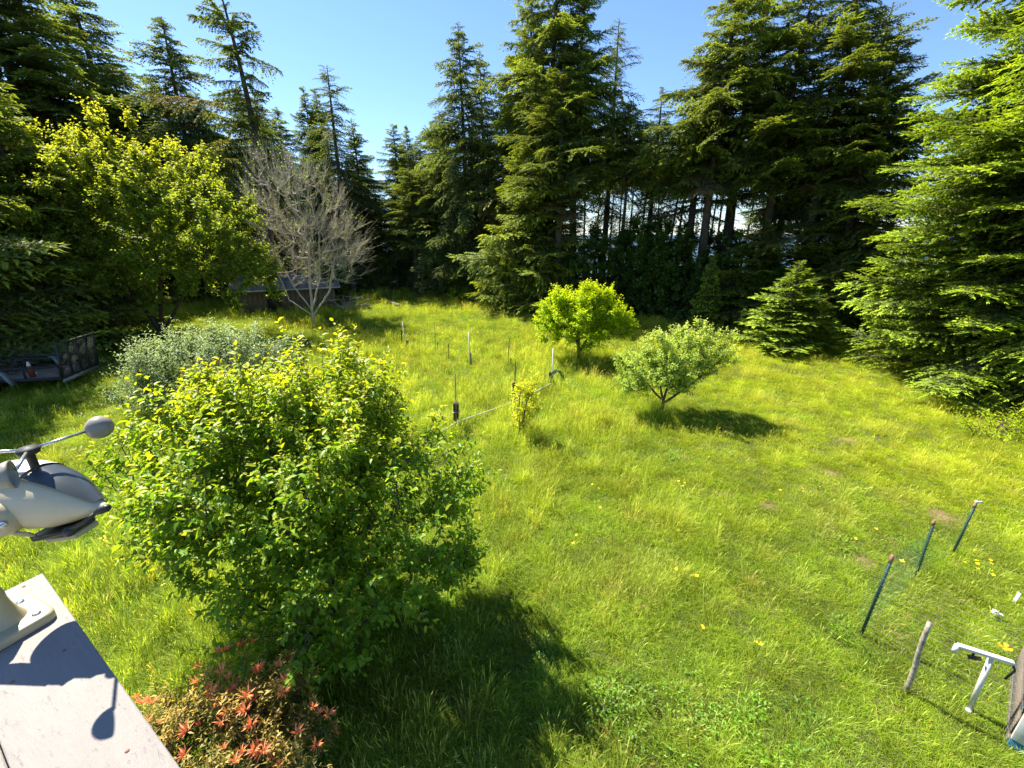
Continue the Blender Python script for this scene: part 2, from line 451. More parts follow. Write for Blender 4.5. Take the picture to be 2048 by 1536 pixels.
STREAK = [(*ground_at(px, py)[:2], r) for px, py, r in ((1650, 975, .3), (1662, 1010, .3), (1655, 1045, .3), (1640, 1070, .25), (1500, 745, .8), (1540, 800, .7), (1480, 710, .8), (1590, 850, .5), (1760, 860, .6), (1180, 1180, .5), (1290, 1150, .5), (1330, 1050, .5), (1050, 930, .6), (1250, 760, .7))]
def build_grass():
    tc = bpy.data.collections.new('grass_tufts')
    g = M['grass']
    items = [tuft('t0', 80, .15, .05, .12, .0050, .5, g, (0, .25), 0, 1),
             tuft('t1', 78, .15, .07, .15, .0050, .6, g, (0, .3), 0, 2),
             tuft('t2', 66, .15, .09, .21, .0052, .8, g, (.05, .45), .12, 3),
             tuft('t3', 54, .14, .14, .29, .0058, .95, g, (.1, .5), .25, 4),
             tuft('t4', 30, .17, .10, .24, .0036, 1.1, g, (.55, 1.0), .5, 5),
             weed_tuft('t5', 44, .15, .045, 6)]
    for o in items: tc.objects.link(o)
    pts = []; rot = []; scl = []; idx = []; tint = []
    r = np.random.default_rng(5)
    dmax = 50
    cand = 0
    for (y0, y1, dens) in ((.8, 6, 130), (6, 10, 105), (10, 16, 68), (16, 24, 40), (24, 34, 22), (34, 52, 12)):
        w = 1.28*(y1*.943+1.8)+2
        n = int(2*w*(y1-y0)*dens)
        X = r.uniform(-w, w, n); Y = r.uniform(y0, y1, n)
        for x, y in zip(X, Y):
            if abs(x) > 1.28*(y*.943+1.8)+1.5: continue
            fe = forest_edge(x, y)
            if fe > .3: continue
            skip = False
            for c, rr in PATCH:
                if (x-c.x)**2+(y-c.y)**2 < (rr*r.uniform(.1, .85))**2: skip = True; break
            if skip: continue
            big = fbm(x, y, .22, 7); mid = fbm(x, y, .8, 8); sm = fbm(x, y, 2.6, 9, 2)
            # lush long grass near the wall on the left, tall bent grass round the stakes
            long_ = .55*mid+.5*sm+.25*big
            if x < -3 and y < 8: long_ += .30
            if -7 < x < 3.5 and 11 < y < 21: long_ += .22
            if x > 5 and y < 22: long_ -= .30
            if x > 1 and y < 9: long_ -= .12
            for (bx, by) in ((3.0, 18.6), (4.8, 12.7), (-1.7, 11.6), (1.5, 15.05), (.1, 10.8), (-12.3, 26.2)):
                if (x-bx)**2+(y-by)**2 < .55: long_ += .35
            if x > 3.5 and y < 5.5: long_ -= .25
            long_ += r.normal(0, .13)
            k = 0 if long_ < -.08 else 1 if long_ < .16 else 2 if long_ < .38 else 3
            pk = .06+.30*max(0, sm)*(y > 5)+(.14 if -6 < x < 3 and 11 < y < 20 else 0)
            for (sx, sy, sr) in STREAK:
                if (x-sx)**2+(y-sy)**2 < sr*sr: pk += .35
            if r.uniform() < pk: k = 4
            if mid < -.3 and r.uniform() < .12: k = 5
            s = (1.0+max(0, y-10)*.024)*r.uniform(.75, 1.2)
            # colour: yellower and olive far away and to the right, green near
            yel = .30*big+.38*mid+.25*sm+min(.22, (y-8)*.016)+min(.75, max(0, x-2)*.085)*min(1, max(0, (y-4.5)/4))-(.25 if x < -3 and y < 9 else 0)+r.normal(0, .10)
            yel = max(-.6, min(.9, yel))
            v = 1+r.normal(0, .11)+.55*fbm(x, y, 1.7, 12, 2)
            rr_ = (.88+.42*yel)*v; gg_ = (1.02+.24*yel)*v; bb_ = (1.0-.1*yel)*v
            if r.uniform() < .04: rr_, gg_, bb_ = v*1.5, v*1.15, v*2.0
            pts.append((x, y, terrain(x, y))); rot.append((r.normal(0, .12), r.normal(0, .12), r.uniform(0, 6.28)))
            zs = s*(.85+.5*max(-.5, min(.6, long_)))
            scl.append((s, s, zs)); idx.append(k); tint.append((max(.2, rr_), max(.2, gg_), max(.1, bb_), 1))
    n = len(pts); print('grass tufts', n)
    me = bpy.data.meshes.new('meadow_grass'); me.vertices.add(n)
    me.vertices.foreach_set('co', np.array(pts, dtype=np.float32).ravel())
    for nm, ty, key, arr in (('rot', 'FLOAT_VECTOR', 'vector', rot), ('scl', 'FLOAT_VECTOR', 'vector', scl), ('itint', 'FLOAT_COLOR', 'color', tint)):
        a = me.attributes.new(nm, ty, 'POINT'); a.data.foreach_set(key, np.array(arr, dtype=np.float32).ravel())
    a = me.attributes.new('idx', 'INT', 'POINT'); a.data.foreach_set('value', np.array(idx, dtype=np.int32))
    o = link('grass', me); tag(o, 'long green and yellow meadow grass with seed heads', 'grass', kind='stuff')
    ng = bpy.data.node_groups.new('scatter', 'GeometryNodeTree')
    ng.interface.new_socket('Geometry', in_out='INPUT', socket_type='NodeSocketGeometry')
    ng.interface.new_socket('Geometry', in_out='OUTPUT', socket_type='NodeSocketGeometry')
    gi = ng.nodes.new('NodeGroupInput'); go = ng.nodes.new('NodeGroupOutput')
    ip = ng.nodes.new('GeometryNodeInstanceOnPoints'); ci = ng.nodes.new('GeometryNodeCollectionInfo')
    ci.inputs[0].default_value = tc; ci.inputs['Separate Children'].default_value = True; ci.inputs['Reset Children'].default_value = True
    def attr(nm, ty):
        q = ng.nodes.new('GeometryNodeInputNamedAttribute'); q.data_type = ty; q.inputs[0].default_value = nm
        return q.outputs['Attribute']
    L = ng.links.new
    L(gi.outputs[0], ip.inputs['Points']); L(ci.outputs[0], ip.inputs['Instance'])
    ip.inputs['Pick Instance'].default_value = True
    L(attr('idx', 'INT'), ip.inputs['Instance Index']); L(attr('rot', 'FLOAT_VECTOR'), ip.inputs['Rotation']); L(attr('scl', 'FLOAT_VECTOR'), ip.inputs['Scale'])
    L(ip.outputs[0], go.inputs[0])
    md = o.modifiers.new('scatter', 'NODES'); md.node_group = ng
build_grass()

# ------------------------------------------------------------------ conifers
def branch_geo(L, r, style):
    """one foliage-carrying branch along +X as triangles; returns V, young, axis sticks"""
    droop = style['droop']; up = style.get('up', 0); nl = style['needle']; sp = style['spacing']
    def axis(s): return np.stack([L*s*(1-.06*s), 0*s, L*(up*s-droop*s**1.6+style.get('tipup', 0)*s**4)], -1)
    nt = max(3, int(L/sp))
    Vs = []; Ys = []; A = []; B = []; Br = []
    for j in range(nt*2):
        s = .10+.90*(j+.5)/(2*nt)+r.normal(0, .01)
        s = min(.99, s)
        side = 1 if j % 2 else -1
        p = axis(np.array(s))
        tl = (L*style.get('fan', .40)*(1-s)**.75*min(1, s*3.2)+.12*L**.5)*r.uniform(.6, 1.15)
        ang = side*R(r.uniform(38, 66)); tdz = -style['tdroop']*r.uniform(.5, 1.5)
        d = np.array([math.cos(ang), math.sin(ang), r.normal(.05, .12)])
        nn = max(2, int(tl/style['nstep']))
        u = (np.arange(nn)+.3)/nn
        q = p+u[:, None]*tl*d+np.stack([0*u, 0*u, tdz*tl*u**1.7], 1)
        d2 = unit(d+np.stack([0*u, 0*u, tdz*1.7*u], 1))
        A.append(p); B.append(q[-1])
        for sd in (-1, 1):
            w = np.cross(d2, np.array([0, 0, 1.])); w = unit(w)
            dirn = unit(d2*.75+sd*w*.8+r.normal(0, style['rough'], (nn, 3)))
            ln = nl*r.uniform(.7, 1.25, nn)[:, None]*(1-.35*u[:, None])
            wid = np.cross(dirn, unit(np.array([0, 0, 1.])+r.normal(0, .45, (nn, 3))))
            wid = unit(wid)*ln*style['nw']
            Vs.append(np.stack([q-wid, q+wid, q+dirn*ln], 1))
            Br.append(np.clip((.55-u)*1.2*(1-s)+r.normal(0, .15, nn), 0, .8)*style.get('brown', .6))
            Ys.append(np.clip(.75*u**2*style['newg']+.35*style['newg']*(s > .85)+r.normal(0, .12, nn), 0, 1))
        # tip
        Vs.append((np.stack([q[-1]-d2[-1]*nl*.2+unit(np.cross(d2[-1], [0, 0, 1.]))*nl*.25, q[-1]-unit(np.cross(d2[-1], [0, 0, 1.]))*nl*.25, q[-1]+d2[-1]*nl*1.1], 0))[None])
        Ys.append(np.array([min(1, style['newg']*r.uniform(.5, 1.2))])); Br.append(np.zeros(1))
    s = np.linspace(0, 1, 6); ax = axis(s)
    return np.concatenate(Vs), np.stack([np.concatenate(Ys), np.concatenate(Br)], 1), (ax, np.array(A), np.array(B))

HEM = dict(droop=.62, up=.14, needle=.15, nw=.28, spacing=.15, nstep=.060, tdroop=.75, rough=.45, newg=.45, fan=.40)
SPR = dict(droop=.34, up=.08, tipup=.12, needle=.16, nw=.28, spacing=.15, nstep=.062, tdroop=.60, deadp=.10, rough=.45, newg=.60, fan=.44)
FIR = dict(droop=.10, up=.02, tipup=.04, needle=.125, nw=.34, spacing=.13, nstep=.075, brown=.25, deadp=0, var=(.74, 1.08), clump=.12, roll=12, elj=6, tdroop=.14, rough=.32, newg=.95, fan=.44)
PIN = dict(droop=.30, up=.22, needle=.17, nw=.28, spacing=.13, nstep=.065, tdroop=1.1, rough=.35, newg=.25, fan=.34)

def conifer_arrays(H, Rad, crown0, nb, style, seed, prof=None, az_w=None, lens=(.6, 1.5, 3.0), trunk_r=None, dead=0, lean=0, zpow=.9, minlen=.25):
    r = np.random.default_rng(seed)
    lib = {l: [branch_geo(l, r, style) for _ in range(3)] for l in lens}
    prof = prof or (lambda t: (1-t)**.55*(.75+.25*min(1, t*5+.2)))
    Vs = []; Ys = []; Bs = []; sa = []; sb = []; sr0 = []; sr1 = []
    tr = trunk_r or H*.013
    bend = r.normal(0, .012, 2)
    def spine(z): t = z/H; return np.array([lean*z+bend[0]*H*math.sin(t*3), bend[1]*H*math.sin(t*2.4), z])
    az = r.uniform(0, 6.28)
    clump = r.uniform(0, 6.28, 8)
    for i in range(nb):
        t = ((i+.5)/nb)**zpow; z = H*(crown0+(1-crown0)*t)*.985
        az += 2.39996+r.normal(0, .35)
        l = Rad*prof(t)*r.uniform(*style.get('var', (.45, 1.22)))
        l *= 1+style.get('clump', .28)*math.sin(az*2+clump[int(t*7.9)])
        if az_w: l *= az_w(az, t)
        if l < minlen*(1-t*.5): l = max(l, .2)
        key = min(lens, key=lambda q: abs(math.log(q/l)))
        V, Y, (ax, A, B) = lib[key][r.integers(3)]
        sc = l/key; roll = R(r.normal(0, style.get('roll', 24))); el = R(r.normal(0, style.get('elj', 11)))+style.get('el', 0)+(.55*t**3)
        ca, sa_ = math.cos(az), math.sin(az); ce, se = math.cos(el), math.sin(el)
        fl = 1 if r.uniform() < .5 else -1
        Mx = np.array([[ca*ce, -sa_*fl, -ca*se], [sa_*ce, ca*fl, -sa_*se], [se, 0, ce]])*sc
        cr, sr_ = math.cos(roll), math.sin(roll); Mx = Mx@np.array([[1, 0, 0], [0, cr, -sr_], [0, sr_, cr]])
        p = spine(z)
        Vs.append((V.reshape(-1, 3)@Mx.T+p).reshape(-1, 3, 3)); Y = Y*np.array([.75+.35*r.uniform(), 1.]); Y[:, 1] += (r.uniform() < style.get('deadp', .06))*r.uniform(.3, .8)*(.3+(1-t)); Ys.append(Y)
        Bs.append(np.full(len(Y), r.uniform(.70, 1.25)))
        a2 = ax@Mx.T+p
        rr = .012*l+.006
        for k in range(5): sa.append(a2[k]); sb.append(a2[k+1]); sr0.append(rr*(1-k/5.5)); sr1.append(rr*(1-(k+1)/5.5))
        if l > 1.2:
            A2 = A@Mx.T+p; B2 = B@Mx.T+p
            for k in range(0, len(A2), 2): sa.append(A2[k]); sb.append(B2[k]); sr0.append(.007); sr1.append(.003)
    for i in range(dead):
        z = H*crown0*r.uniform(.15, 1.1); a = r.uniform(0, 6.28); l = r.uniform(.4, 1.8)
        p = spine(z)
        q = p+np.array([math.cos(a)*l*.6, math.sin(a)*l*.6, -.05*l]); q2 = p+np.array([math.cos(a)*l, math.sin(a)*l, -.25*l])
        sa += [p, q]; sb += [q, q2]; sr0 += [.022, .012]; sr1 += [.012, .004]
        for _ in range(3):
            f = r.uniform(.3, 1); c = p+(q2-p)*f; e = c+r.normal(0, .25, 3)
            sa.append(c); sb.append(e); sr0.append(.007); sr1.append(.002)
    V = np.concatenate(Vs); Y = np.concatenate(Ys); B = np.concatenate(Bs)*r.uniform(.8, 1.2, len(Y))
    n = len(V); tint = np.zeros((n, 3, 3)); tint[:, :, 0] = Y[:, :1]; tint[:, :, 1] = B[:, None]; tint[:, :, 2] = np.clip(Y[:, 1:], 0, .9); tint[:, 2, 0] = np.minimum(1, Y[:, 0]+.15)
    g = Geo(); g.sticks(np.array(sa), np.array(sb), np.array(sr0), np.array(sr1))
    tg = Geo(); zz = np.linspace(-.3, H*.985, 14)
    tg.tube([spine(z) if z > 0 else np.array([0, 0, z]) for z in zz], [tr*(1.35 if z < .1 else 1)*(1-max(0, z)/H)**.85+.012 for z in zz], 9)
    return V.reshape(-1, 3), np.arange(3*n).reshape(-1, 3), tint.reshape(-1, 3), g, tg

CONI = {}
def conifer_kind(key, mat, **kw):
    V, F, t, g, tg = conifer_arrays(**kw)
    CONI[key] = (mesh_np('foliage', V, F, mat, t), g.mesh('branches', M['bark']), tg.mesh('trunk', M['bark'], True), kw['H'], kw['Rad'])
    print(key, len(F))
def plant_conifer(key, loc, H=None, Rad=None, rz=0, name='conifer_tree', label=None, cat='tree', group=None, tilt=0):
    fo, br, tr, h0, r0 = CONI[key]
    o = empty(name, loc, label, cat, group, rz)
    sz = (H or h0)/h0; sx = (Rad or r0)/r0
    o.scale = (sx, sx, sz); o.rotation_euler = (0, tilt, rz)
    link('trunk', tr, o); link('branches', br, o, 'stuff'); link('foliage', fo, o, 'stuff')
    return o

conifer_kind('hem', M['hemlock'], H=21, Rad=4.0, crown0=.06, nb=270, style=HEM, seed=3, dead=6)
conifer_kind('hem_sparse', M['hemlock'], H=20, Rad=3.2, crown0=.32, nb=150, style=dict(HEM, newg=.3, needle=.11), seed=5, dead=20)
conifer_kind('spr', M['conifer'], H=24, Rad=4.6, crown0=.05, nb=270, style=SPR, seed=7, dead=5)
conifer_kind('spr_high', M['conifer'], H=24, Rad=4.2, crown0=.43, nb=130, style=SPR, seed=9, dead=36)
conifer_kind('spr_top', M['conifer'], H=18, Rad=2.6, crown0=.66, nb=80, style=SPR, seed=13, dead=40, trunk_r=.14)
conifer_kind('spr_broad', M['conifer'], H=18, Rad=5.0, crown0=.02, nb=210, style=dict(SPR, droop=.22, newg=.9, deadp=.02), seed=17, prof=lambda t: (1-t)**.7)
conifer_kind('fir_big', M['fir'], H=26, Rad=5.6, crown0=.02, nb=600, style=FIR, seed=21, lens=(.8, 2.0, 4.2),
             prof=lambda t: (.92+.08*min(1, t*3.2))*(1-max(0, t-.30)/.72)**.85)
conifer_kind('fir_small', M['fir'], H=4.2, Rad=1.9, crown0=.02, nb=130, style=dict(FIR, spacing=.13), seed=23, lens=(.5, 1.2), prof=lambda t: (1-t)**.8, trunk_r=.06)
conifer_kind('pine', M['conifer'], H=24, Rad=7.5, crown0=.34, nb=84, style=dict(PIN), seed=27, lens=(1.0, 2.5, 5.0), dead=10, trunk_r=.33,
             prof=lambda t: (1-t)**.55*.95, az_w=lambda a, t: (.30+.72*max(0, math.cos(a-math.pi))**1.5) if t < .7 else .6, zpow=1.0)

def tree_top(px, py, Y):
    p = at_dist(px, py, Y); return p.x, p.z
def conifer_at(key, px, py, Y, Rad, label, name, group=None, rz=None, dx=0):
    x, h = tree_top(px, py, Y); x += dx; Rad *= 1.25
    return plant_conifer(key, (x, Y, terrain(x, Y)-.05), h, Rad, random.uniform(0, 6.28) if rz is None else rz, name, label, 'tree', group)

G_C = 'tall conifers in the central stand'
conifer_at('hem', 915, 35, 40, 3.5, 'tall hemlock with wispy drooping top, left end of the central conifer stand', 'hemlock_tree', G_C)
conifer_at('hem', 957, 92, 42, 2.7, 'narrower dark hemlock just right of the wispy topped hemlock', 'hemlock_tree', G_C)
conifer_at('spr', 1062, -60, 37, 3.9, 'tall spruce with bare upper trunk and stubby boughs left of centre stand peak', 'spruce_tree', G_C)
conifer_at('spr_high', 1125, -170, 35, 4.4, 'tallest dense dark conifer at the peak of the central stand', 'hemlock_tree', G_C)
conifer_at('spr_high', 1178, -70, 34, 3.6, 'dense dark conifer right of the central stand peak', 'spruce_tree', G_C)
conifer_at('hem_sparse', 1240, 25, 37, 2.9, 'thin pale feathery hemlock rising right of the central peak', 'hemlock_tree', G_C)
conifer_at('hem_sparse', 1325, 165, 36, 2.6, 'sparse see-through hemlock at right end of the central stand', 'hemlock_tree', G_C)
conifer_at('spr_broad', 1062, 250, 33.5, 4.6, 'lower broad spruce with sunlit green boughs in front of central stand', 'spruce_tree', G_C)
conifer_at('spr_broad', 1100, 330, 32, 3.4, 'low leafy spruce with drooping boughs covering the central trunks', 'spruce_tree', G_C)
conifer_at('spr_high', 1130, 120, 31.5, 3.8, 'spruce with layered sunlit boughs reaching over the dark shrubs', 'spruce_tree', G_C)
conifer_at('spr_high', 1010, 150, 38, 3.6, 'dark spruce filling the gap between hemlocks and central peak', 'spruce_tree', G_C)
conifer_at('spr_top', 1255, 200, 33, 2.6, 'mid-height conifer whose layered boughs overhang the rhododendron bank', 'spruce_tree', G_C)
conifer_at('hem', 880, 240, 42, 3.2, 'mid-height hemlock in front of the wispy topped one', 'hemlock_tree', G_C)
G_L = 'conifers beyond the far end of the meadow'
for (k, px, py, Y, rad, lab, nm) in [
    ('spr', 778, 240, 47, 3.0, 'small pointed conifer above the far end of the meadow', 'spruce_tree'),
    ('spr', 806, 245, 50, 2.6, 'slim pointed conifer right behind the small pointed one', 'spruce_tree'),
    ('hem', 840, 262, 46, 3.2, 'round shouldered conifer beside the meadow far corner', 'hemlock_tree'),
    ('spr_high', 815, 330, 42, 3.2, 'lighter green conifer over the bramble bank at the far corner', 'spruce_tree'),
    ('hem', 505, 178, 40, 3.4, 'dark bushy topped conifer right of the leaning tall tree', 'hemlock_tree'),
    ('spr', 600, 165, 46, 2.9, 'pointed dark spire behind the bare tree, leftmost of the pair', 'spruce_tree'),
    ('spr', 626, 170, 47, 2.8, 'second pointed spire of the pair behind the bare tree', 'spruce_tree'),
    ('hem_sparse', 652, 122, 42, 3.2, 'thin half dead conifer with wispy bare top', 'hemlock_tree'),
    ('hem', 552, 205, 45, 3.2, 'dark conifer between bushy top and the paired spires', 'hemlock_tree'),
    ('spr', 702, 232, 46, 3.0, 'dark conifer sloping down toward the sky gap', 'spruce_tree'),
    ('hem', 735, 330, 48, 3.0, 'low dark conifer at the bottom of the sky gap', 'hemlock_tree'),
    ('spr', 305, 140, 43, 4.6, 'dark conifer behind the gap between maple and tall tree', 'spruce_tree'),
    ('hem', 225, 120, 42, 4.8, 'dark sloping conifer above the maple crown', 'hemlock_tree'),
    ('hem', 320, 20, 40, 4.6, 'tall drooping conifer just left of the leaning open one', 'hemlock_tree'),
    ('spr', 395, 180, 42, 3.8, 'dark conifer directly behind the leaning tall trunk', 'spruce_tree')]:
    conifer_at(k, px, py, Y, rad, lab, nm, G_L)
# the tall open tree on the left
x, h = tree_top(420, -60, 34)
plant_conifer('pine', (x, 34, 0), h, 9.5, .1, 'pine_tree', 'tall open conifer with long dark drooping boughs on a bare trunk, against the sky', 'tree')
G_LL = 'shaded conifers at the left edge'
for (k, px, py, Y, rad, lab, nm) in [
    ('spr', -60, -200, 40, 8.5, 'very tall dark conifer filling the top left corner', 'spruce_tree'),
    ('hem', 120, -60, 46, 6.5, 'tall shaded conifer with boughs sticking out into the sky near top left', 'hemlock_tree'),
    ('hem', 60, 100, 38, 5.0, 'shaded conifer behind the upper left of the maple', 'hemlock_tree'),
    ('spr_broad', -60, 130, 22, 4.8, 'low dark spreading conifer over the trailer', 'spruce_tree')]:
    conifer_at(k, px, py, Y, rad, lab, nm, G_LL)
plant_conifer('spr_broad', (-22.8, 16.6, 0), 17, 5.6, 2.0, 'spruce_tree', 'dark conifer added just outside the left edge to shade the trailer', 'tree', G_LL)  # added tree, sized to throw shade over the trailer and nearby grass
plant_conifer('spr_broad', (-31, 24, 0), 15, 6, 2.0, 'spruce_tree', 'shaded conifer at far left beyond the trailer', 'tree', G_LL)
plant_conifer('spr', (-38, 33, 0), 24, 6, 1.0, 'spruce_tree', 'tall dark conifer behind the left edge group', 'tree', G_LL)

G_R = 'tall conifers in the right hand stand'
for (k, px, py, Y, rad, lab, nm) in [
    ('spr_high', 1440, 95, 31, 3.4, 'leftmost conifer of the right hand stand, with ragged open boughs', 'spruce_tree'),
    ('spr_high', 1490, -60, 29, 3.6, 'tall conifer with brownish lit boughs beside the sky gap', 'spruce_tree'),
    ('spr_high', 1565, -140, 31, 4.4, 'tall dense conifer second from the sky gap', 'spruce_tree'),
    ('spr_high', 1640, -90, 28, 3.8, 'tall dark trunked conifer in middle of right stand', 'spruce_tree'),
    ('spr_high', 1720, -70, 27, 3.8, 'dark conifer with sky showing between boughs near upper right', 'spruce_tree'),
    ('hem_sparse', 1790, -10, 28, 3.6, 'thin conifer with see-through crown left of the big fir', 'hemlock_tree'),
    ('spr', 1800, 60, 25, 4.0, 'shadowed conifer tucked behind the big fir', 'spruce_tree'),
    ('spr_high', 1690, 190, 31, 3.8, 'dark lower conifer filling the middle of the right stand', 'spruce_tree'),
    ('spr_high', 1610, 230, 33, 3.6, 'dark conifer behind the young sunlit fir', 'hemlock_tree'),
    ('spr_broad', 1650, 430, 26, 3.0, 'low shaded conifer under the middle of the right stand', 'spruce_tree'),
    ('spr_broad', 1530, 430, 27, 3.2, 'low brownish branched conifer standing behind the young fir', 'spruce_tree')]:
    conifer_at(k, px, py, Y, rad, lab, nm, G_R)
plant_conifer('spr', (32, 24, 0), 26, 5, 1.1, 'spruce_tree', 'dark conifer hidden deep behind the big fir', 'tree', G_R)
plant_conifer('fir_big', (18.1, 15.0, 0), 25, 5.5, .4, 'fir_tree', 'huge fir with bright green tips sweeping to the grass at right', 'tree', 'large firs at right')
plant_conifer('fir_big', (24.0, 18.0, 0), 27, 6.5, 1.9, 'fir_tree', 'large dark fir filling the gap behind the sunlit one', 'tree', 'large firs at right')
plant_conifer('fir_big', (20.5, 10.0, 0), 24, 5.4, 2.9, 'fir_tree', 'second large fir cut off by the right edge', 'tree', 'large firs at right')
p = ground_at(1562, 694); plant_conifer('fir_small', p, 4.3, 3.2, .5, 'young_fir', 'young fir with tiers of bright tips under the dark right stand', 'tree')
p = ground_at(1405, 655); plant_conifer('fir_small', p+Vector((-.2, -.5, 0)), 4.6, 1.25, 1.5, 'young_conifer', 'small slim pale green conifer at end of the dark shrub bank', 'tree')
p = ground_at(1700, 690); plant_conifer('fir_small', p+Vector((1.2, 1.5, 0)), 4.0, 2.2, 2.5, 'young_fir', 'shaded young fir left of the big fir skirts', 'tree')

for (x, y, h, rad) in ((4.0, 37.5, 5.6, 3.6), (9.0, 36.0, 6.2, 3.8), (13.6, 36.5, 5.8, 3.6), (18.5, 32.5, 6.2, 3.8), (24.0, 29.0, 7.0, 4.0), (28.0, 25.0, 7.5, 4.0)):  # added as dark fill where bright sky showed through the shrubs
    plant_conifer('spr_broad', (x, y, terrain(x, y)-.2), h, rad, x, 'young_conifer', 'low young conifer added as dark fill behind the evergreen bank', 'tree', 'young conifers behind the evergreen bank')
# thin trunks far behind with light between them
G_T = 'thin bare trunked trees with sky between them'
r_ = random.Random(4)
for i, (px, py, Y, tl) in enumerate([(838, 300, 52, 0), (865, 290, 50, 0), (890, 300, 54, 0), (1185, 250, 46, 0), (1205, 230, 47, 0), (1222, 260, 50, .02), (1238, 240, 46, 0),
        (1262, 230, 44, 0), (1283, 250, 48, .03), (1302, 235, 47, 0), (1345, 220, 42, .05), (1368, 250, 46, .09), (1385, 230, 45, .02), (1408, 245, 43, .03),
        (1432, 250, 46, .02), (1455, 240, 44, 0), (1478, 235, 47, 0), (1530, 230, 45, 0), (1590, 230, 42, 0), (1660, 220, 40, 0), (1735, 220, 38, 0)]):
    x, h = tree_top(px, py, Y)
    plant_conifer('spr_top', (x, Y, terrain(x, Y)-.1), h, r_.uniform(1.9, 2.8), r_.uniform(0, 6), 'thin_conifer',
                  'thin tall tree with a bare dark trunk standing against the pale sky', 'tree', G_T, tl)
# deeper wood behind left
G_B = 'dark conifers deep in the wood'
for i in range(16):
    x = -62+i*4.6+r_.uniform(-1, 1); y = 50+r_.uniform(-2, 5)-.1*x*0
    if x > -7: break
    h = r_.uniform(14, 18) if x > -22 else r_.uniform(17, 22)
    if -22 < x < -14: h = 13
    plant_conifer(r_.choice(['spr', 'hem']), (x, y, terrain(x, y)-.1), h, r_.uniform(3.4, 4.4), r_.uniform(0, 6), 'conifer_tree', 'dark conifer deep in the wood behind the front trees', 'tree', G_B)
for i in range(5, 7):
    x = 14+i*4.2; y = 37-.45*i*3+r_.uniform(-1, 1)
    plant_conifer(r_.choice(['spr_high', 'spr']), (x+6, y, terrain(x+6, y)-.1), r_.uniform(15, 20), r_.uniform(3.2, 4), r_.uniform(0, 6), 'conifer_tree', 'dark conifer deep behind the right hand stand', 'tree', G_R)

# ------------------------------------------------------------------ broadleaf trees and shrubs
def in_lobes(n, lobes, r, shell=.35):
    """points inside a union of ellipsoids (cx,cy,cz,rx,ry,rz), denser near the outside"""
    out = []
    vol = np.array([l[3]*l[4]*l[5] for l in lobes]); vol = vol**.75; vol /= vol.sum()
    while len(out) < n:
        l = lobes[r.choice(len(lobes), p=vol)]
        d = unit(r.normal(0, 1, 3)); q = r.uniform(shell**3, 1)**(1/3)
        d = d*q*(1+.12*noise.noise(tuple(d*2.3+l[0])))
        out.append((l[0]+d[0]*l[3], l[1]+d[1]*l[4], l[2]+d[2]*l[5]))
    return np.array(out)

def skeleton(stems, targets, r, sag=.1, steps=4, jitter=.06, tip_r=.004, power=.48):
    """stems: list of polylines (list of xyz). Returns sticks and terminal nodes."""
    P = []; par = []
    for st in stems:
        prev = -1 if not P or np.linalg.norm(np.array(st[0])-np.array(P[0])) > .01 else 0
        st = [np.array(q, float) for q in st]
        pts = [st[0]]
        for a, b in zip(st[:-1], st[1:]):
            m = max(1, int(np.linalg.norm(b-a)/.25))
            for k in range(1, m+1): pts.append(a+(b-a)*k/m+r.normal(0, .012, 3))
        for q in pts:
            P.append(q); par.append(prev); prev = len(P)-1
    base = P[0]; depth = [0]*len(P)
    for i in range(len(P)): depth[i] = 0 if par[i] < 0 else depth[par[i]]+np.linalg.norm(P[i]-P[par[i]])
    order = np.argsort(np.linalg.norm(targets-base, axis=1))
    ends = []
    for ti in order:
        T = targets[ti]; A = np.array(P)
        d = np.linalg.norm(A-T, axis=1)
        cost = d+.25*np.array(depth)*.6+np.where(A[:, 2] > T[2]+.1, (A[:, 2]-T[2])*.8, 0)
        j = int(np.argmin(cost)); a = P[j]; L = d[j]
        n = max(1, min(steps, int(L/.18)))
        ctrl = (a+T)/2+np.array([0, 0, -sag*L])+r.normal(0, jitter*L, 3)
        prev = j
        for k in range(1, n+1):
            t = k/n; q = (1-t)**2*a+2*t*(1-t)*ctrl+t*t*T
            P.append(q); par.append(prev); depth.append(depth[prev]+L/n); prev = len(P)-1
        ends.append(prev)
    n = len(P); w = np.zeros(n)
    for e in ends: w[e] += 1
    for i in range(n-1, -1, -1):
        if par[i] >= 0: w[par[i]] += w[i]
    rad = tip_r*np.maximum(w, 1)**power
    P = np.array(P); par = np.array(par)
    i = np.where(par >= 0)[0]
    return P, par, rad, i, P[ends], unit(P[ends]-P[par[ends]])

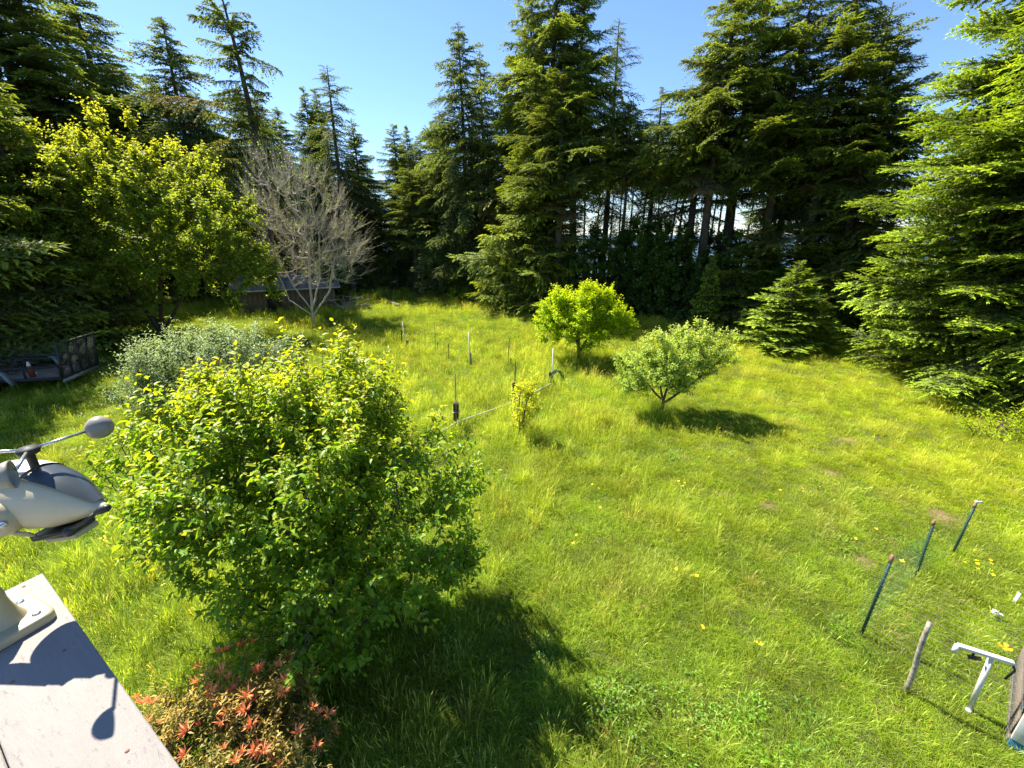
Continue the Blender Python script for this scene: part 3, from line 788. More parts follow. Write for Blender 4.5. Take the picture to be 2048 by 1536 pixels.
def leafy(name, loc, label, cat, stems, lobes, n_t, shoots, leaf, mat, seed=1, bark=None, group=None, per_shoot=10, shoot_len=.4, ratio=.5,
          up=.5, outw=.7, simple=True, young_top=.6, young_h=None, tip_r=.004, sag=.08, power=.48, size_j=.3, leafdroop=.2, near_parts=0, min_y=0.0, shell=.35, lean=(0, 0, 0), bareprob=0,
          topfac=0, jitter=.06):
    r = np.random.default_rng(seed)
    o = empty(name, loc, label, cat, group)
    tg = in_lobes(n_t, lobes, r, shell)
    P, par, rad, idx, E, ED = skeleton(stems, tg, r, sag, tip_r=tip_r, power=power, jitter=jitter)
    g = Geo(); thick = rad[idx] > tip_r*3.5
    g.sticks(P[par[idx]][thick], P[idx][thick], rad[par[idx]][thick]*.97, rad[idx][thick], 8)
    thin = ~thick
    rp = np.minimum(rad[par[idx]][thin], rad[idx][thin]*1.6)
    g.sticks(P[par[idx]][thin], P[idx][thin], rp, rad[idx][thin], 4)
    c = np.array([np.average([l[k] for l in lobes], weights=[l[3]*l[4]*l[5] for l in lobes]) for k in range(3)])
    # shoots
    si = r.integers(0, len(E), shoots)
    S0 = E[si]+r.normal(0, .05, (shoots, 3))
    outd = unit(S0-c)
    SD = unit(outd*outw+np.array([0, 0, up])+ED[si]*.3+np.array(lean)+r.normal(0, .42, (shoots, 3)))
    SL = shoot_len*r.uniform(.45, 1.3, shoots)
    S1 = S0+SD*SL[:, None]
    wood = Geo(); wood.sticks(S0-SD*.05, S1, tip_r*.9, tip_r*.35)
    trunk = g.obj('trunk', bark or M['bark'], o, smooth=True)
    wood.obj('twigs', bark if bark else M['twig'], o, kind='stuff')
    # leaves along each shoot
    m = per_shoot
    keep = r.uniform(0, 1, shoots) >= bareprob
    u = (np.arange(m)[None, :]+r.uniform(0, 1, (shoots, m)))/m
    LP = S0[:, None]+SD[:, None]*(SL[:, None]*u)[..., None]
    ref = unit(np.cross(SD, r.normal(0, 1, (shoots, 3)))); ref2 = np.cross(SD, ref)
    a = np.arange(m)[None, :]*2.4+r.uniform(0, 6.28, (shoots, 1))
    side = ref[:, None]*np.cos(a)[..., None]+ref2[:, None]*np.sin(a)[..., None]
    LD = unit(side*.9+SD[:, None]*(.35+.8*u[..., None]**3)+np.array([0, 0, -leafdroop])+r.normal(0, .15, (shoots, m, 3)))
    LN = unit(np.array([0, 0, 1.])+SD[:, None]*.35+np.array([-.25, .2, 0])+r.normal(0, .42, (shoots, m, 3)))
    sz = leaf*r.uniform(1-size_j, 1+size_j, (shoots, m))*(1-.4*u**4)
    zmax = max(l[2]+l[5] for l in lobes); zmin = min(l[2]-l[5] for l in lobes)
    hgt = np.clip((LP[..., 2]-zmin)/(zmax-zmin), 0, 1)
    rel = np.clip(np.linalg.norm((LP-c), axis=2)/np.mean([l[3] for l in lobes]), 0, 1.3)
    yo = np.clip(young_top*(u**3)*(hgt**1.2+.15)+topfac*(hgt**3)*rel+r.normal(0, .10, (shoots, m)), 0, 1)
    br = r.uniform(.72, 1.28, (shoots, m))*r.uniform(.85, 1.15, (shoots, 1))
    LP, LD, LN, sz, yo, br = [q[keep].reshape(-1, *q.shape[2:]) for q in (LP, LD, LN, sz, yo, br)]
    if near_parts:
        cl = np.array(cam.location)-np.array(loc)
        d = np.linalg.norm(LP-cl, axis=1)-r.uniform(0, .5, len(LP))
        near = np.zeros(len(LP), bool); near[np.argsort(d)[:near_parts]] = True
        kinds = []
        for (yy, bb) in ((.03, 1.0), (.12, 1.15), (.4, 1.0), (.75, 1.0)):
            V, F, t = leaves_geo(np.zeros((1, 3)), np.array([[1., 0, 0]]), np.array([[0, 0, 1.]]), 1.0, ratio, yy, bb, 7)
            kinds.append(mesh_np('leaf', V, F, mat, t))
        for k in np.where(near)[0]:
            X = unit(LD[k]); Y = unit(np.cross(LN[k], X)); Z = np.cross(X, Y)
            lo = bpy.data.objects.new('leaf', kinds[0 if yo[k] < .08 else 1 if yo[k] < .25 else 2 if yo[k] < .55 else 3])
            COL.objects.link(lo); lo.parent = o
            Mx = Matrix((Vector(X), Vector(Y), Vector(Z))).transposed().to_4x4()
            lo.matrix_local = Matrix.Translation(LP[k])@Mx@Matrix.Scale(float(sz[k]), 4)
        LP, LD, LN, sz, yo, br = [q[~near] for q in (LP, LD, LN, sz, yo, br)]
    V, F, t = leaves_geo(LP, LD, LN, sz, ratio, yo, br, simple)
    link('foliage', mesh_np('foliage', V, F, mat, t), o, 'stuff')
    print(name, 'leaf tris', len(F))
    return o

# big cherry in front
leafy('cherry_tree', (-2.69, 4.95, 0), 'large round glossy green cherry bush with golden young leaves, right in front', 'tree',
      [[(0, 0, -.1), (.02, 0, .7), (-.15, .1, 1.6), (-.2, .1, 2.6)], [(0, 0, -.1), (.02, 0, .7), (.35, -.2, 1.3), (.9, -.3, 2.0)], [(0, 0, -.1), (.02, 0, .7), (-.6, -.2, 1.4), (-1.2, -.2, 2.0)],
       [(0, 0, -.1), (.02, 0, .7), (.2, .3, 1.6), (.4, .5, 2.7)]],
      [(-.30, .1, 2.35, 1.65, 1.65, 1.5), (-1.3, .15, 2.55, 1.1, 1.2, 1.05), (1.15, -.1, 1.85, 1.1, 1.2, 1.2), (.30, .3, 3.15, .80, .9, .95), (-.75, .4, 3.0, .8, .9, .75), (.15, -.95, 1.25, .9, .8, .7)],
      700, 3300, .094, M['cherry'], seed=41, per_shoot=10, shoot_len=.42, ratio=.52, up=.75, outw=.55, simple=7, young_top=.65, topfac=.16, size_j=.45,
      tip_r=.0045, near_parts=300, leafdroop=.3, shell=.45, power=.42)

# maple, left
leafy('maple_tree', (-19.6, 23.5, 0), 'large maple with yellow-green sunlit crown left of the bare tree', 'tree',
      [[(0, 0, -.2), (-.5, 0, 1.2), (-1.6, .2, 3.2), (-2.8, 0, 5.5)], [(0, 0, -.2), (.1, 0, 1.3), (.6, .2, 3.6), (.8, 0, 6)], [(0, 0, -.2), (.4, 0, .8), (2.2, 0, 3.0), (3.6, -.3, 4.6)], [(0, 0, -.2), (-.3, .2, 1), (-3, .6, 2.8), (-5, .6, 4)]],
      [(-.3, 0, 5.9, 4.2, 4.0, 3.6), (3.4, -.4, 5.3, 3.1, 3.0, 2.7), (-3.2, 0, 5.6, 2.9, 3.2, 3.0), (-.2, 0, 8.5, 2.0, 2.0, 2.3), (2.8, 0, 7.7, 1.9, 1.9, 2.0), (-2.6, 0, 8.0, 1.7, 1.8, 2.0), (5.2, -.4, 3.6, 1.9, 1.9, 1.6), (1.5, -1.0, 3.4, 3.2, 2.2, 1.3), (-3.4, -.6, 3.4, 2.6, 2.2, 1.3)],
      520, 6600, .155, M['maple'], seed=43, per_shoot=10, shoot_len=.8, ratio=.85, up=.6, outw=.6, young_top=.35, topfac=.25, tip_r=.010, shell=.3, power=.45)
leafy('maple_tree', (-25.5, 21.5, 0), 'shaded dark green broadleaf tree over the trailer at left', 'tree',
      [[(0, 0, -.2), (-.3, 0, 1.8), (-.8, .2, 4.2), (-1, 0, 6)], [(0, 0, -.2), (.2, 0, 1.8), (1.8, .2, 4), (3, 0, 5)]],
      [(0, 0, 5.6, 4.4, 4.0, 3.0), (3.6, 0, 4.4, 2.6, 2.6, 2.0), (-4, -1, 5, 3, 3, 2.6), (0, -3, 4.6, 3, 2.4, 1.8)],
      260, 2600, .17, M['maple'], seed=44, per_shoot=9, shoot_len=.8, ratio=.85, up=.3, outw=.6, young_top=.1, topfac=0, tip_r=.012)

# bare tree
leafy('bare_tree', (-12.3, 26.2, 0), 'pale twiggy tree with many bare upright branches and few small leaves', 'tree',
      [[(0, 0, -.2), (0, 0, 1.1), (.1, 0, 2.6), (.4, 0, 5)], [(0, 0, -.2), (0, 0, 1.1), (-.9, .1, 2.4), (-1.8, 0, 5)], [(0, 0, -.2), (.05, 0, .8), (1.2, 0, 2.2), (1.9, -.2, 4.2)], [(0, 0, -.2), (-.05, 0, .8), (-1.3, 0, 1.7), (-1.9, .4, 3.2)],
       [(0, 0, -.2), (0, 0, 1.1), (.5, .6, 3.0), (.7, .9, 5.6)]],
      [(0, 0, 6.1, 2.9, 2.4, 3.7), (-1.0, 0, 7.5, 1.8, 1.6, 2.4), (1.6, 0, 4.6, 2.4, 1.9, 2.2)],
      620, 3400, .08, M['apple'], seed=47, bark=M['bark_pale'], per_shoot=4, shoot_len=.85, ratio=.7, up=1.1, outw=.75, young_top=.3, tip_r=.0075, bareprob=.84, shell=.35, power=.42, sag=.18)

# grey-green shrub behind the cherry
c0 = ground_at(390, 790)
leafy('grey_shrub', (-9.9, 12.8, 0), 'silvery grey-green shrub standing behind the cherry bush, in front of the shade', 'shrub',
      [[(0, 0, -.1), (-.3, 0, .6), (-.8, 0, 1.4)], [(0, 0, -.1), (.3, 0, .6), (.8, 0, 1.5)], [(0, 0, -.1), (0, .2, .8), (0, .3, 1.6)]],
      [(-.2, 0, 1.45, 1.5, 1.3, 1.2), (1.3, 0, 1.6, 1.2, 1.1, 1.15), (2.2, .2, 1.3, .9, .9, .9), (-1.5, -.3, .8, .9, .8, .65)],
      300, 2200, .105, M['sage'], seed=51, per_shoot=11, shoot_len=.62, ratio=.40, up=.7, outw=.6, young_top=.8, topfac=.2, tip_r=.005)

# bright green round tree
leafy('round_tree', (3.0, 18.6, 0), 'bright lime green round little tree in the middle of the meadow', 'tree',
      [[(0, 0, -.1), (.05, 0, .6), (-.3, 0, 1.4)], [(0, 0, -.1), (.08, 0, .5), (.5, 0, 1.4)], [(0, 0, -.1), (.0, 0, .5), (0, .4, 1.6)]],
      [(0, 0, 1.95, 1.55, 1.5, 1.15), (-.7, 0, 2.2, 1.1, 1.0, .95), (.8, 0, 2.25, 1.0, 1.0, 1.0), (1.35, -.1, 1.7, .85, .9, .6), (-1.2, 0, 1.5, .75, .8, .6), (.35, 0, 2.8, .6, .6, .6), (-.9, .1, 2.75, .45, .5, .45), (1.05, 0, 2.75, .4, .5, .4)],
      320, 2100, .115, M['bright'], seed=53, per_shoot=10, shoot_len=.42, ratio=.62, up=.55, outw=.8, young_top=.6, topfac=.2, tip_r=.006)

# apple tree
leafy('apple_tree', (4.8, 12.7, 0), 'small open apple tree with pale grey-green leaves and dark forked trunk', 'tree',
      [[(0, 0, -.1), (.05, 0, .45), (-.45, 0, .95), (-.9, 0, 1.5)], [(0, 0, -.1), (.05, 0, .45), (.25, .1, 1.1), (.3, .2, 1.8)], [(0, 0, -.1), (.1, 0, .4), (.7, -.05, .9), (1.3, 0, 1.45)], [(0, 0, -.1), (.05, 0, .45), (0, .3, 1), (-.1, .5, 1.6)]],
      [(-.55, 0, 1.5, .95, .9, .75), (.55, .1, 1.85, 1.05, .95, .85), (1.4, .1, 2.05, .75, .75, .65), (.3, 0, 1.35, 1.0, .9, .5), (-1.0, -.1, 1.15, .5, .6, .45), (.9, .1, 2.6, .35, .4, .35), (-.3, .1, 2.15, .4, .5, .4)],
      320, 1600, .086, M['apple'], seed=57, per_shoot=10, shoot_len=.30, ratio=.55, up=.7, outw=.6, young_top=.7, topfac=.25, tip_r=.0045)

# yellow sapling
leafy('yellow_sapling', (.12, 10.8, 0), 'slender sapling with bright yellow leaves beside the white rope', 'tree',
      [[(0, 0, -.05), (.15, 0, .5), (.3, 0, 1.2), (.45, 0, 1.9)], [(0, 0, -.05), (.1, 0, .4), (.05, 0, .9), (.12, 0, 1.55)]],
      [(.26, 0, 1.0, .36, .34, .50), (.22, 0, 1.5, .22, .2, .35), (.15, 0, .65, .2, .2, .25), (.52, 0, 1.85, .10, .10, .3)],
      80, 170, .080, M['sapling'], seed=59, per_shoot=8, shoot_len=.22, ratio=.6, up=.5, outw=.5, young_top=.5, tip_r=.004)

# rhododendron bank and shrubs along the wood
def shrub(name, label, x, y, w, d, h, leaf, mat, shoots, seed, nl=5, young=.4, ratio=.45, group='shrubs along the edge of the wood', cat='shrub', up=.5, topfac=.1, per=9, sl=.5):
    r = np.random.default_rng(seed)
    lobes = [(0, 0, h*.45, w*.45, d*.45, h*.45), (0, -d*.15, h*.2, w*.5, d*.42, h*.2)]
    for i in range(nl):
        a = r.uniform(0, 6.28)
        lobes.append((w*.32*math.cos(a), d*.3*math.sin(a), h*r.uniform(.3, .72), w*r.uniform(.18, .3), d*r.uniform(.2, .34), h*r.uniform(.22, .32)))
    stems = [[(0, 0, -.1), (r.uniform(-.2, .2)*w, r.uniform(-.2, .2)*d, h*.5)] for _ in range(4)]
    if mat is M['rhodo']: leaf *= 1.45; shoots = int(shoots*1.75)
    return leafy(name, (x, y, terrain(x, y)), label, cat, stems, lobes, max(60, shoots//10), shoots, leaf, mat, seed=seed, per_shoot=per, shoot_len=sl, ratio=ratio, up=up, outw=.7,
                 young_top=young, topfac=topfac, tip_r=.006, group=group)
shrub('rhododendron', 'dark glossy rhododendron bank, left part behind the lime green tree', 7.0, 31.2, 7.0, 3.6, 6.6, .17, M['rhodo'], 1700, 61)
shrub('rhododendron', 'dark evergreen bank right of the lime green tree', 11.5, 29.0, 7.0, 3.6, 6.5, .17, M['rhodo'], 1700, 62)
shrub('rhododendron', 'shadowed evergreen shrub under the overhanging spruce boughs', 3.2, 33.2, 5.0, 3.0, 3.6, .16, M['rhodo'], 900, 63)
shrub('rhododendron', 'dark shrub beneath the right hand stand', 17.5, 26.4, 5.5, 3.5, 4.2, .17, M['rhodo'], 1100, 64)
shrub('rhododendron', 'tall dark thicket behind the slim pale conifer', 13.8, 33.0, 9.0, 3.0, 6.9, .18, M['rhodo'], 1100, 65)
shrub('rhododendron', 'dark thicket behind the tall trunks at the right', 22.5, 27.5, 9.0, 3.5, 6.8, .18, M['rhodo'], 1200, 66)
shrub('wild_bush', 'light green bush at foot of the central spruce boughs', -1.2, 35.3, 2.6, 2.0, 2.9, .12, M['bramble'], 420, 67, young=.6)
shrub('wild_bush', 'dull green bushy shrub left of the central stand foot', -4.0, 37.8, 3.2, 2.2, 2.6, .12, M['rhodo'], 420, 68, young=.9)
shrub('wild_bush', 'small bright bush at the meadow edge in front of dark trunks', -4.6, 36.6, 1.5, 1.2, 1.1, .11, M['bright'], 150, 69)
shrub('wild_bush', 'pale leafy shrub below the far conifers', -8.2, 40.5, 3.2, 2.4, 3.2, .12, M['bramble'], 480, 70, young=.5)
shrub('bramble_bush', 'low pale bramble heap at the far end of the meadow', -12.0, 45.0, 4.6, 2.6, 2.0, .12, M['bramble'], 520, 71, young=.8, topfac=.4)
shrub('bramble_bush', 'shaded bramble heap left of the pale one', -16.5, 45.5, 5.0, 2.6, 2.6, .12, M['bramble'], 420, 72, young=.3)
shrub('wild_bush', 'light scrub at foot of the young fir', 14.6, 25.0, 1.8, 1.3, 1.3, .10, M['bramble'], 220, 73, young=.6)
shrub('wild_bush', 'leafy weeds clump beside the young fir skirts', 18.2, 22.6, 1.8, 1.3, 1.2, .10, M['bramble'], 180, 74, young=.5)
shrub('wild_bush', 'dense dark bush between shed and far meadow', -15.3, 35.5, 3.6, 2.8, 3.2, .13, M['rhodo'], 500, 75, young=.7)
shrub('bramble_bush', 'sunlit bramble patch seen between the shaded trunks at left', -28.5, 27.0, 6.5, 2.5, 1.5, .13, M['bramble'], 620, 76, young=.9, topfac=.5)
shrub('wild_bush', 'dark bush below the shaded trees behind the trailer', -24.5, 22.2, 4.0, 2.5, 1.5, .13, M['rhodo'], 380, 77)
shrub('wild_bush', 'dark thicket behind the shed', -21.0, 38.0, 9.0, 3.0, 4.0, .14, M['rhodo'], 900, 78)
shrub('fern_patch', 'bright fern patch at skirt of the big fir', 14.0, 11.2, 1.8, .9, .5, .10, M['bright'], 110, 79, ratio=.3, young=.5, cat='plant')

# pieris with red new growth, below the camera
leafy('pieris_shrub', (-2.95, 2.68, -.12), 'olive green shrub with orange-red new growth at the bottom edge', 'shrub',
      [[(0, 0, -.1), (-.3, 0, .5), (-.6, 0, 1)], [(0, 0, -.1), (.3, 0, .5), (.6, 0, 1)], [(0, 0, -.1), (0, .2, 1)]],
      [(0, -.2, .85, .95, .8, .55), (.55, .15, .95, .6, .6, .5), (-.6, -.1, .85, .6, .6, .45), (.1, .45, 1.0, .5, .4, .45)],
      260, 2100, .060, M['pieris'], seed=81, per_shoot=11, shoot_len=.2, ratio=.33, up=.8, outw=.6, simple=False, young_top=.9, topfac=.35, tip_r=.004, leafdroop=.1)

# rosettes of red new leaves: one part each
def rosettes(parent, lobes, pix_h, n, seed):
    r = np.random.default_rng(seed); ms = []
    for v in range(3):
        k = 17; a = r.uniform(0, 6.28, k); el = r.uniform(.25, 1.2, k)
        D = np.stack([np.cos(a)*np.cos(el), np.sin(a)*np.cos(el), np.sin(el)], 1)
        V, F, t = leaves_geo(D*.004, D, unit(np.array([[0, 0, 1.]])+r.normal(0, .3, (k, 3))), .056*r.uniform(.6, 1.2, k), .17, r.uniform(0, .7, k)+.15*(v == 2), r.uniform(.8, 1.15, k))
        ms.append(mesh_np('red_shoot', V, F, M['redleaf'], t))
    pts = in_lobes(n*6, lobes, r, .93); c = np.array([0, 0, .5])
    sc = (pts[:, 2]-.7)*1.2-pts[:, 1]*.15+r.normal(0, .40, len(pts))
    pts = pts[np.argsort(-sc)][:n]
    for p in pts:
        o = link('red_shoot', ms[r.integers(3)], parent); o.location = p+unit(p-c)*.05+np.array([0, 0, .03])
        d = Vector(unit(p-c)+np.array([0, 0, .7])); o.rotation_euler = d.to_track_quat('Z', 'Y').to_euler(); o.scale = [r.uniform(1.0, 1.7)]*3
pieris = [o for o in COL.objects if o.name == 'pieris_shrub'][0]
rosettes(pieris, [(0, -.2, .85, .95, .8, .60), (.55, .15, .95, .6, .6, .55), (-.6, -.1, .85, .6, .6, .5), (.1, .45, 1.0, .5, .4, .5)], 0, 120, 83)

# ------------------------------------------------------------------ shed behind the maple
def plank_wall(parent, a, b, z0, z1, thick, mat, w=.30, name='siding_board'):
    a = Vector(a); b = Vector(b); L = (b-a).length; n = max(1, int(L/w)); d = (b-a)/n
    g = Geo(); g.box((0, 0, (z1-z0)/2), (L/n-.012, thick, z1-z0)); me = g.mesh(name, mat)
    for i in range(n):
        o = link(name, me, parent); c = a+d*(i+.5); o.location = (c.x, c.y, z0); o.rotation_euler = (0, 0, math.atan2(d.y, d.x))
def build_shed():
    a = Vector((-19.6, 30.6, 0)); b = Vector((-13.8, 33.6, 0)); u = (b-a).normalized(); v = Vector((-u.y, u.x, 0)); L = (b-a).length; W = 3.4
    o = empty('shed', a, 'low shed with grey roof and pale fascia behind the bare tree', 'shed')
    o.rotation_euler = (0, 0, math.atan2(u.y, u.x))
    plank_wall(o, (0, 0, 0), (L, 0, 0), -.1, 1.65, .05, M['siding'])
    g = Geo(); g.box((L/2, W/2+.06, .8), (L-.06, W-.06, 1.66)); g.obj('wall', M['siding'], o)
    # roof sloping up and away, panels with raised seams
    n = 10; pw = (L+.7)/n; ang = math.atan2(.95, W+.6)
    g = Geo(); g.box((0, (W+.7)/2, 0), (pw-.01, W+.7, .035)); g.box((pw/2-.02, (W+.7)/2, .025), (.03, W+.7, .03)); me = g.mesh('roof_panel', M['roof'])
    for i in range(n):
        q = link('roof_panel', me, o); q.location = (-.35+pw*(i+.5), -.38, 1.72); q.rotation_euler = (ang, 0, 0)
    g = Geo(); g.box((L/2, -.42, 1.66), (L+.8, .035, .10)); g.obj('fascia', M['fascia'], o)
    g = Geo(); g.beam((-.385, -.40, 1.69), (-.385, W+.2, 2.62), .03, .15); g.obj('barge_board', M['fascia'], o)
    g = Geo(); g.beam((L+.385, -.40, 1.69), (L+.385, W+.2, 2.62), .03, .15); g.obj('barge_board', M['fascia'], o)
    g = Geo(); g.box((L*.35, -.05, .78), (.9, .05, 1.5)); d = g.obj('door', M['darkmetal'], o)
    g = Geo(); g.box((L*.35+.35, -.085, .8), (.03, .02, .14)); g.obj('handle', M['steel'], d)
build_shed()
# brush pile at shed corner
def brush_pile(loc, w, h, n, seed, label):
    r = np.random.default_rng(seed)
    A = np.stack([r.uniform(-w, w, n), r.uniform(-w*.6, w*.6, n), np.abs(r.normal(0, h*.4, n))], 1)
    B = A+np.stack([r.normal(0, w*.7, n), r.normal(0, w*.4, n), r.normal(0, h*.35, n)], 1); B[:, 2] = np.abs(B[:, 2])
    g = Geo(); g.sticks(A, B, .018, .006, 4); o = g.obj('brush_pile', M['bark_pale'])
    o.location = loc; tag(o, label, 'brush pile', kind='stuff')
brush_pile((-12.4, 33.2, 0), 1.0, .9, 90, 3, 'heap of pale cut branches beside the shed')

# planks lying in the grass at the far end
def plank_walk():
    a = ground_at(765, 603); b = ground_at(800, 618)
    o = empty('plank_path', a, 'grey planks laid end to end in the far grass', 'boardwalk'); d = b-a; n = 5
    g = Geo(); g.box((0, 0, 0), (d.length/n-.08, .34, .05), jit=.006); me = g.mesh('plank', M['oldwood'])
    for i in range(n):
        q = link('plank', me, o); q.location = d*((i+.5)/n)+Vector((0, 0, .30)); q.rotation_euler = (0, random.uniform(-.03, .03), math.atan2(d.y, d.x)+random.uniform(-.06, .06))
plank_walk()

# ------------------------------------------------------------------ garden stakes and posts in the meadow
def rod_between(px0, py0, px1, py1):
    """base pixel, top pixel -> base point and top point standing on the ground"""
    b = ground_at(px0, py0); b.z = terrain(b.x, b.y)
    t = at_dist(px1, py1, b.y); return b, t
def garden_post(label, name, base, top, w, mat, cat='post', group=None, sub=None, round_=False):
    b, t = rod_between(*base, *top)
    o = empty(name, b, label, cat, group)
    g = Geo()
    if round_: g.tube([(0, 0, -.1), (t-b)*.5+Vector((.01, 0, 0)), t-b], [w*.55, w*.5, w*.45], 8)
    else: g.beam((0, 0, -.1), t-b, w, w)
    g.obj('post' if not sub else sub, mat, o, bevel=0 if round_ else .006)
    return o, b, t
def post_with_stake(label, base, ptop, stop, pw, sw, pmat, smat, dx=-.08):
    o, b, t = garden_post(label, 'fence_post', base, ptop, pw, pmat, 'post', 'wooden posts with tall stakes round the old plot')
    s = at_dist(*stop, b.y)-b; g = Geo(); g.tube([(s.x*.55+dx*.2, -.02-pw*.6, .05), (s.x*.8, -.02-pw*.6, s.z*.5), (s.x, -.02-pw*.6, s.z)], sw, 6); g.obj('stake', smat, o)
    g = Geo(); zz = (t-b).z*.7
    g.tube([(pw*.75*math.cos(a)+(t-b).x*.5, pw*.75*math.sin(a), zz) for a in np.linspace(0, 6.28, 13)], .006, 5); g.obj('wire_tie', M['wire'], o)
    return o, b, t
_, PA, _ = post_with_stake('dark square post with thin tall stake, nearest of the meadow posts, by the rope', (912, 857), (912, 806), (911, 745), .15, .016, M['darkpost'], M['oldwood'])
_, PB, _ = post_with_stake('grey post with dark tall stake standing behind the yellow sapling', (1025, 800), (1027, 764), (1031, 722), .075, .02, M['oldwood'], M['darkpost'])
_, PC, _ = post_with_stake('brown post with white stake and green hose coil, at the far end of the rope', (1103, 778), (1101, 744), (1106, 696), .12, .024, M['darkpost'], M['pvc'])
post_with_stake('far grey post with bright white stake, right of the black rod', (941, 730), (940, 705), (938, 664), .10, .028, M['oldwood'], M['pvc'])
post_with_stake('dark stump-like post with leaning white stake, leftmost group', (816, 702), (814, 680), (806, 643), .12, .022, M['darkpost'], M['pvc'])
G_S = 'thin rods standing in the meadow grass'
garden_post('thin dark stake left of the leaning white stake', 'garden_stake', (804, 702), (803, 660), .045, M['darkpost'], 'stake', G_S, 'rod')
garden_post('thin black rod between the two tall white stakes', 'garden_stake', (898, 726), (897, 688), .030, M['darkmetal'], 'stake', G_S, 'rod')
garden_post('very thin grey wand left of the black rod', 'garden_stake', (872, 712), (869, 646), .020, M['oldwood'], 'stake', G_S, 'rod')
garden_post('short dark stub beside the thin grey wand', 'garden_stake', (875, 706), (875, 684), .035, M['darkpost'], 'stake', G_S, 'rod')
garden_post('pale translucent looking stake left of the short black peg', 'garden_stake', (1015, 732), (1019, 676), .035, M['oldwood'], 'stake', G_S, 'rod')
garden_post('short black peg near the pale stake', 'garden_stake', (1021, 732), (1022, 716), .035, M['darkmetal'], 'stake', G_S, 'rod')
garden_post('small grey post standing alone at the far end of the meadow', 'garden_stake', (787, 600), (787, 580), .10, M['oldwood'], 'stake', G_S, 'rod')
# white rope strung between posts
a = Vector((PC.x+.05, PC.y-.1, .30)); b = Vector((PA.x+.05, PA.y-.12, .28)); c = b+(b-a)*.12+Vector((0, 0, -.12))
g = Geo(); g.tube([a+(b-a)*t+Vector((0, 0, -.10*math.sin(math.pi*t))) for t in np.linspace(0, 1, 14)]+[c], .018, 6)
tag(g.obj('rope', M['rope'], smooth=True), 'white rope strung low from the dark post to the hose post', 'rope')
g = Geo()
pts = []
for t in np.linspace(0, 2*math.pi*5, 110):
    rr = .27+.03*math.sin(t*1.7); pts.append((PC.x+.13+.02*t/6+rr*.8*math.cos(t), PC.y-.12-.015*t/6, .46+rr*math.sin(t)*1.1))
pts += [(PC.x+.5, PC.y-.25, .2), (PC.x+.62, PC.y-.5, .02)]
g.tube(pts, .014, 6); tag(g.obj('garden_hose', M['hose'], smooth=True), 'coil of green garden hose hung on the brown post', 'hose')

# ------------------------------------------------------------------ netted plot, lower right
G_N = 'green steel posts of the netted plot'
def tpost(label, base, top, cap):
    b, t = rod_between(*base, *top); o = empty('steel_post', b, label, 'post', G_N); v = t-b
    g = Geo(); g.beam((0, 0, -.1), v*.93, .035, .008); g.beam((0, -.012, -.1), v*.93+Vector((0, -.012, 0)), .008, .03)
    for k in np.linspace(.12, .88, 18): g.box(v*k+Vector((0, -.03, 0)), (.016, .012, .012))
    g.obj('post', M['greenpost'], o)
    g = Geo(); g.tube([v*.91, v*.95, v*1.0], [.020, .025, .018], 8); g.obj('cap', cap, o)
    return b, t
n1, m1 = tpost('nearest green steel post with pinkish cap, corner of the net', (1720, 1272), (1786, 1110), M['rust'])
n2, m2 = tpost('middle green steel post with rusty orange tip', (1832, 1150), (1869, 1040), M['rust'])
n3, m3 = tpost('farthest thin post with a white tag at its top', (1905, 1106), (1952, 1006), M['rust'])
g = Geo(); g.box(m3+Vector((.06, 0, .02)), (.10, .02, .03)); g.box(m3+Vector((.0, 0, .02)), (.03, .03, .05))
tag(g.obj('plant_tag', M['pvc']), 'white tag tied to the top of the farthest thin post', 'tag')
end = Vector((6.45, 2.55, 0))
def net(pa, pb, h0, h1, mat, name, parent, gap=.10, vgap=.10, rad=.0018):
    g = Geo(); L = (pb-pa).length; A = []; B = []
    for z in np.arange(.05, h0+.001, gap):
        f = z/h0; sag = lambda t: -.03*math.sin(math.pi*t)
        for k in range(6):
            t0, t1 = k/6, (k+1)/6
            A.append(tuple(pa+(pb-pa)*t0+Vector((0, 0, f*(h0+(h1-h0)*t0)+sag(t0))))); B.append(tuple(pa+(pb-pa)*t1+Vector((0, 0, f*(h0+(h1-h0)*t1)+sag(t1)))))
    for x in np.arange(vgap, L, vgap):
        q = pa+(pb-pa)*(x/L); A.append(tuple(q)); B.append(tuple(q+Vector((0, 0, h0+(h1-h0)*x/L-.02))))
    g.sticks(np.array(A), np.array(B), rad, rad); return g.obj(name, mat, parent)
fence = empty('net_fence', (0, 0, 0), 'nearly invisible wire and green net fence strung on the green posts', 'fence')
hn = (m1-n1).z*.92
net(n1, n2, hn, (m2-n2).z*.95, M['net'], 'net_panel', fence, .06, .06, .0009)
net(n2, n3, (m2-n2).z*.95, (m3-n3).z*.9, M['net'], 'net_panel', fence, .08, .08, .0008)
net(n1, end, hn, hn*1.0, M['wire'], 'wire_panel', fence, .115, .6, .0011)
g = Geo()
rr = np.random.default_rng(9); A = []; B = []
for z in np.arange(.05, hn*.95, .03):
    A.append(tuple(n1+Vector((.02, .01, z)))); B.append(tuple(n1+(m1-n1)*.0+Vector((.02-.10*math.sin(math.pi*z/hn)-.03, .05, z+.02))))
g.sticks(np.array(A), np.array(B), .004, .003); g.obj('bunched_net', M['net'], fence)
b, t = rod_between(1810, 1387, 1858, 1245)
g = Geo(); v = t-b
g.tube([v*k+Vector((.018*math.sin(k*7), .01*math.cos(k*5), -.05 if k == 0 else 0)) for k in np.linspace(0, 1, 9)], [.033, .028, .031, .026, .029, .024, .027, .024, .025], 9)
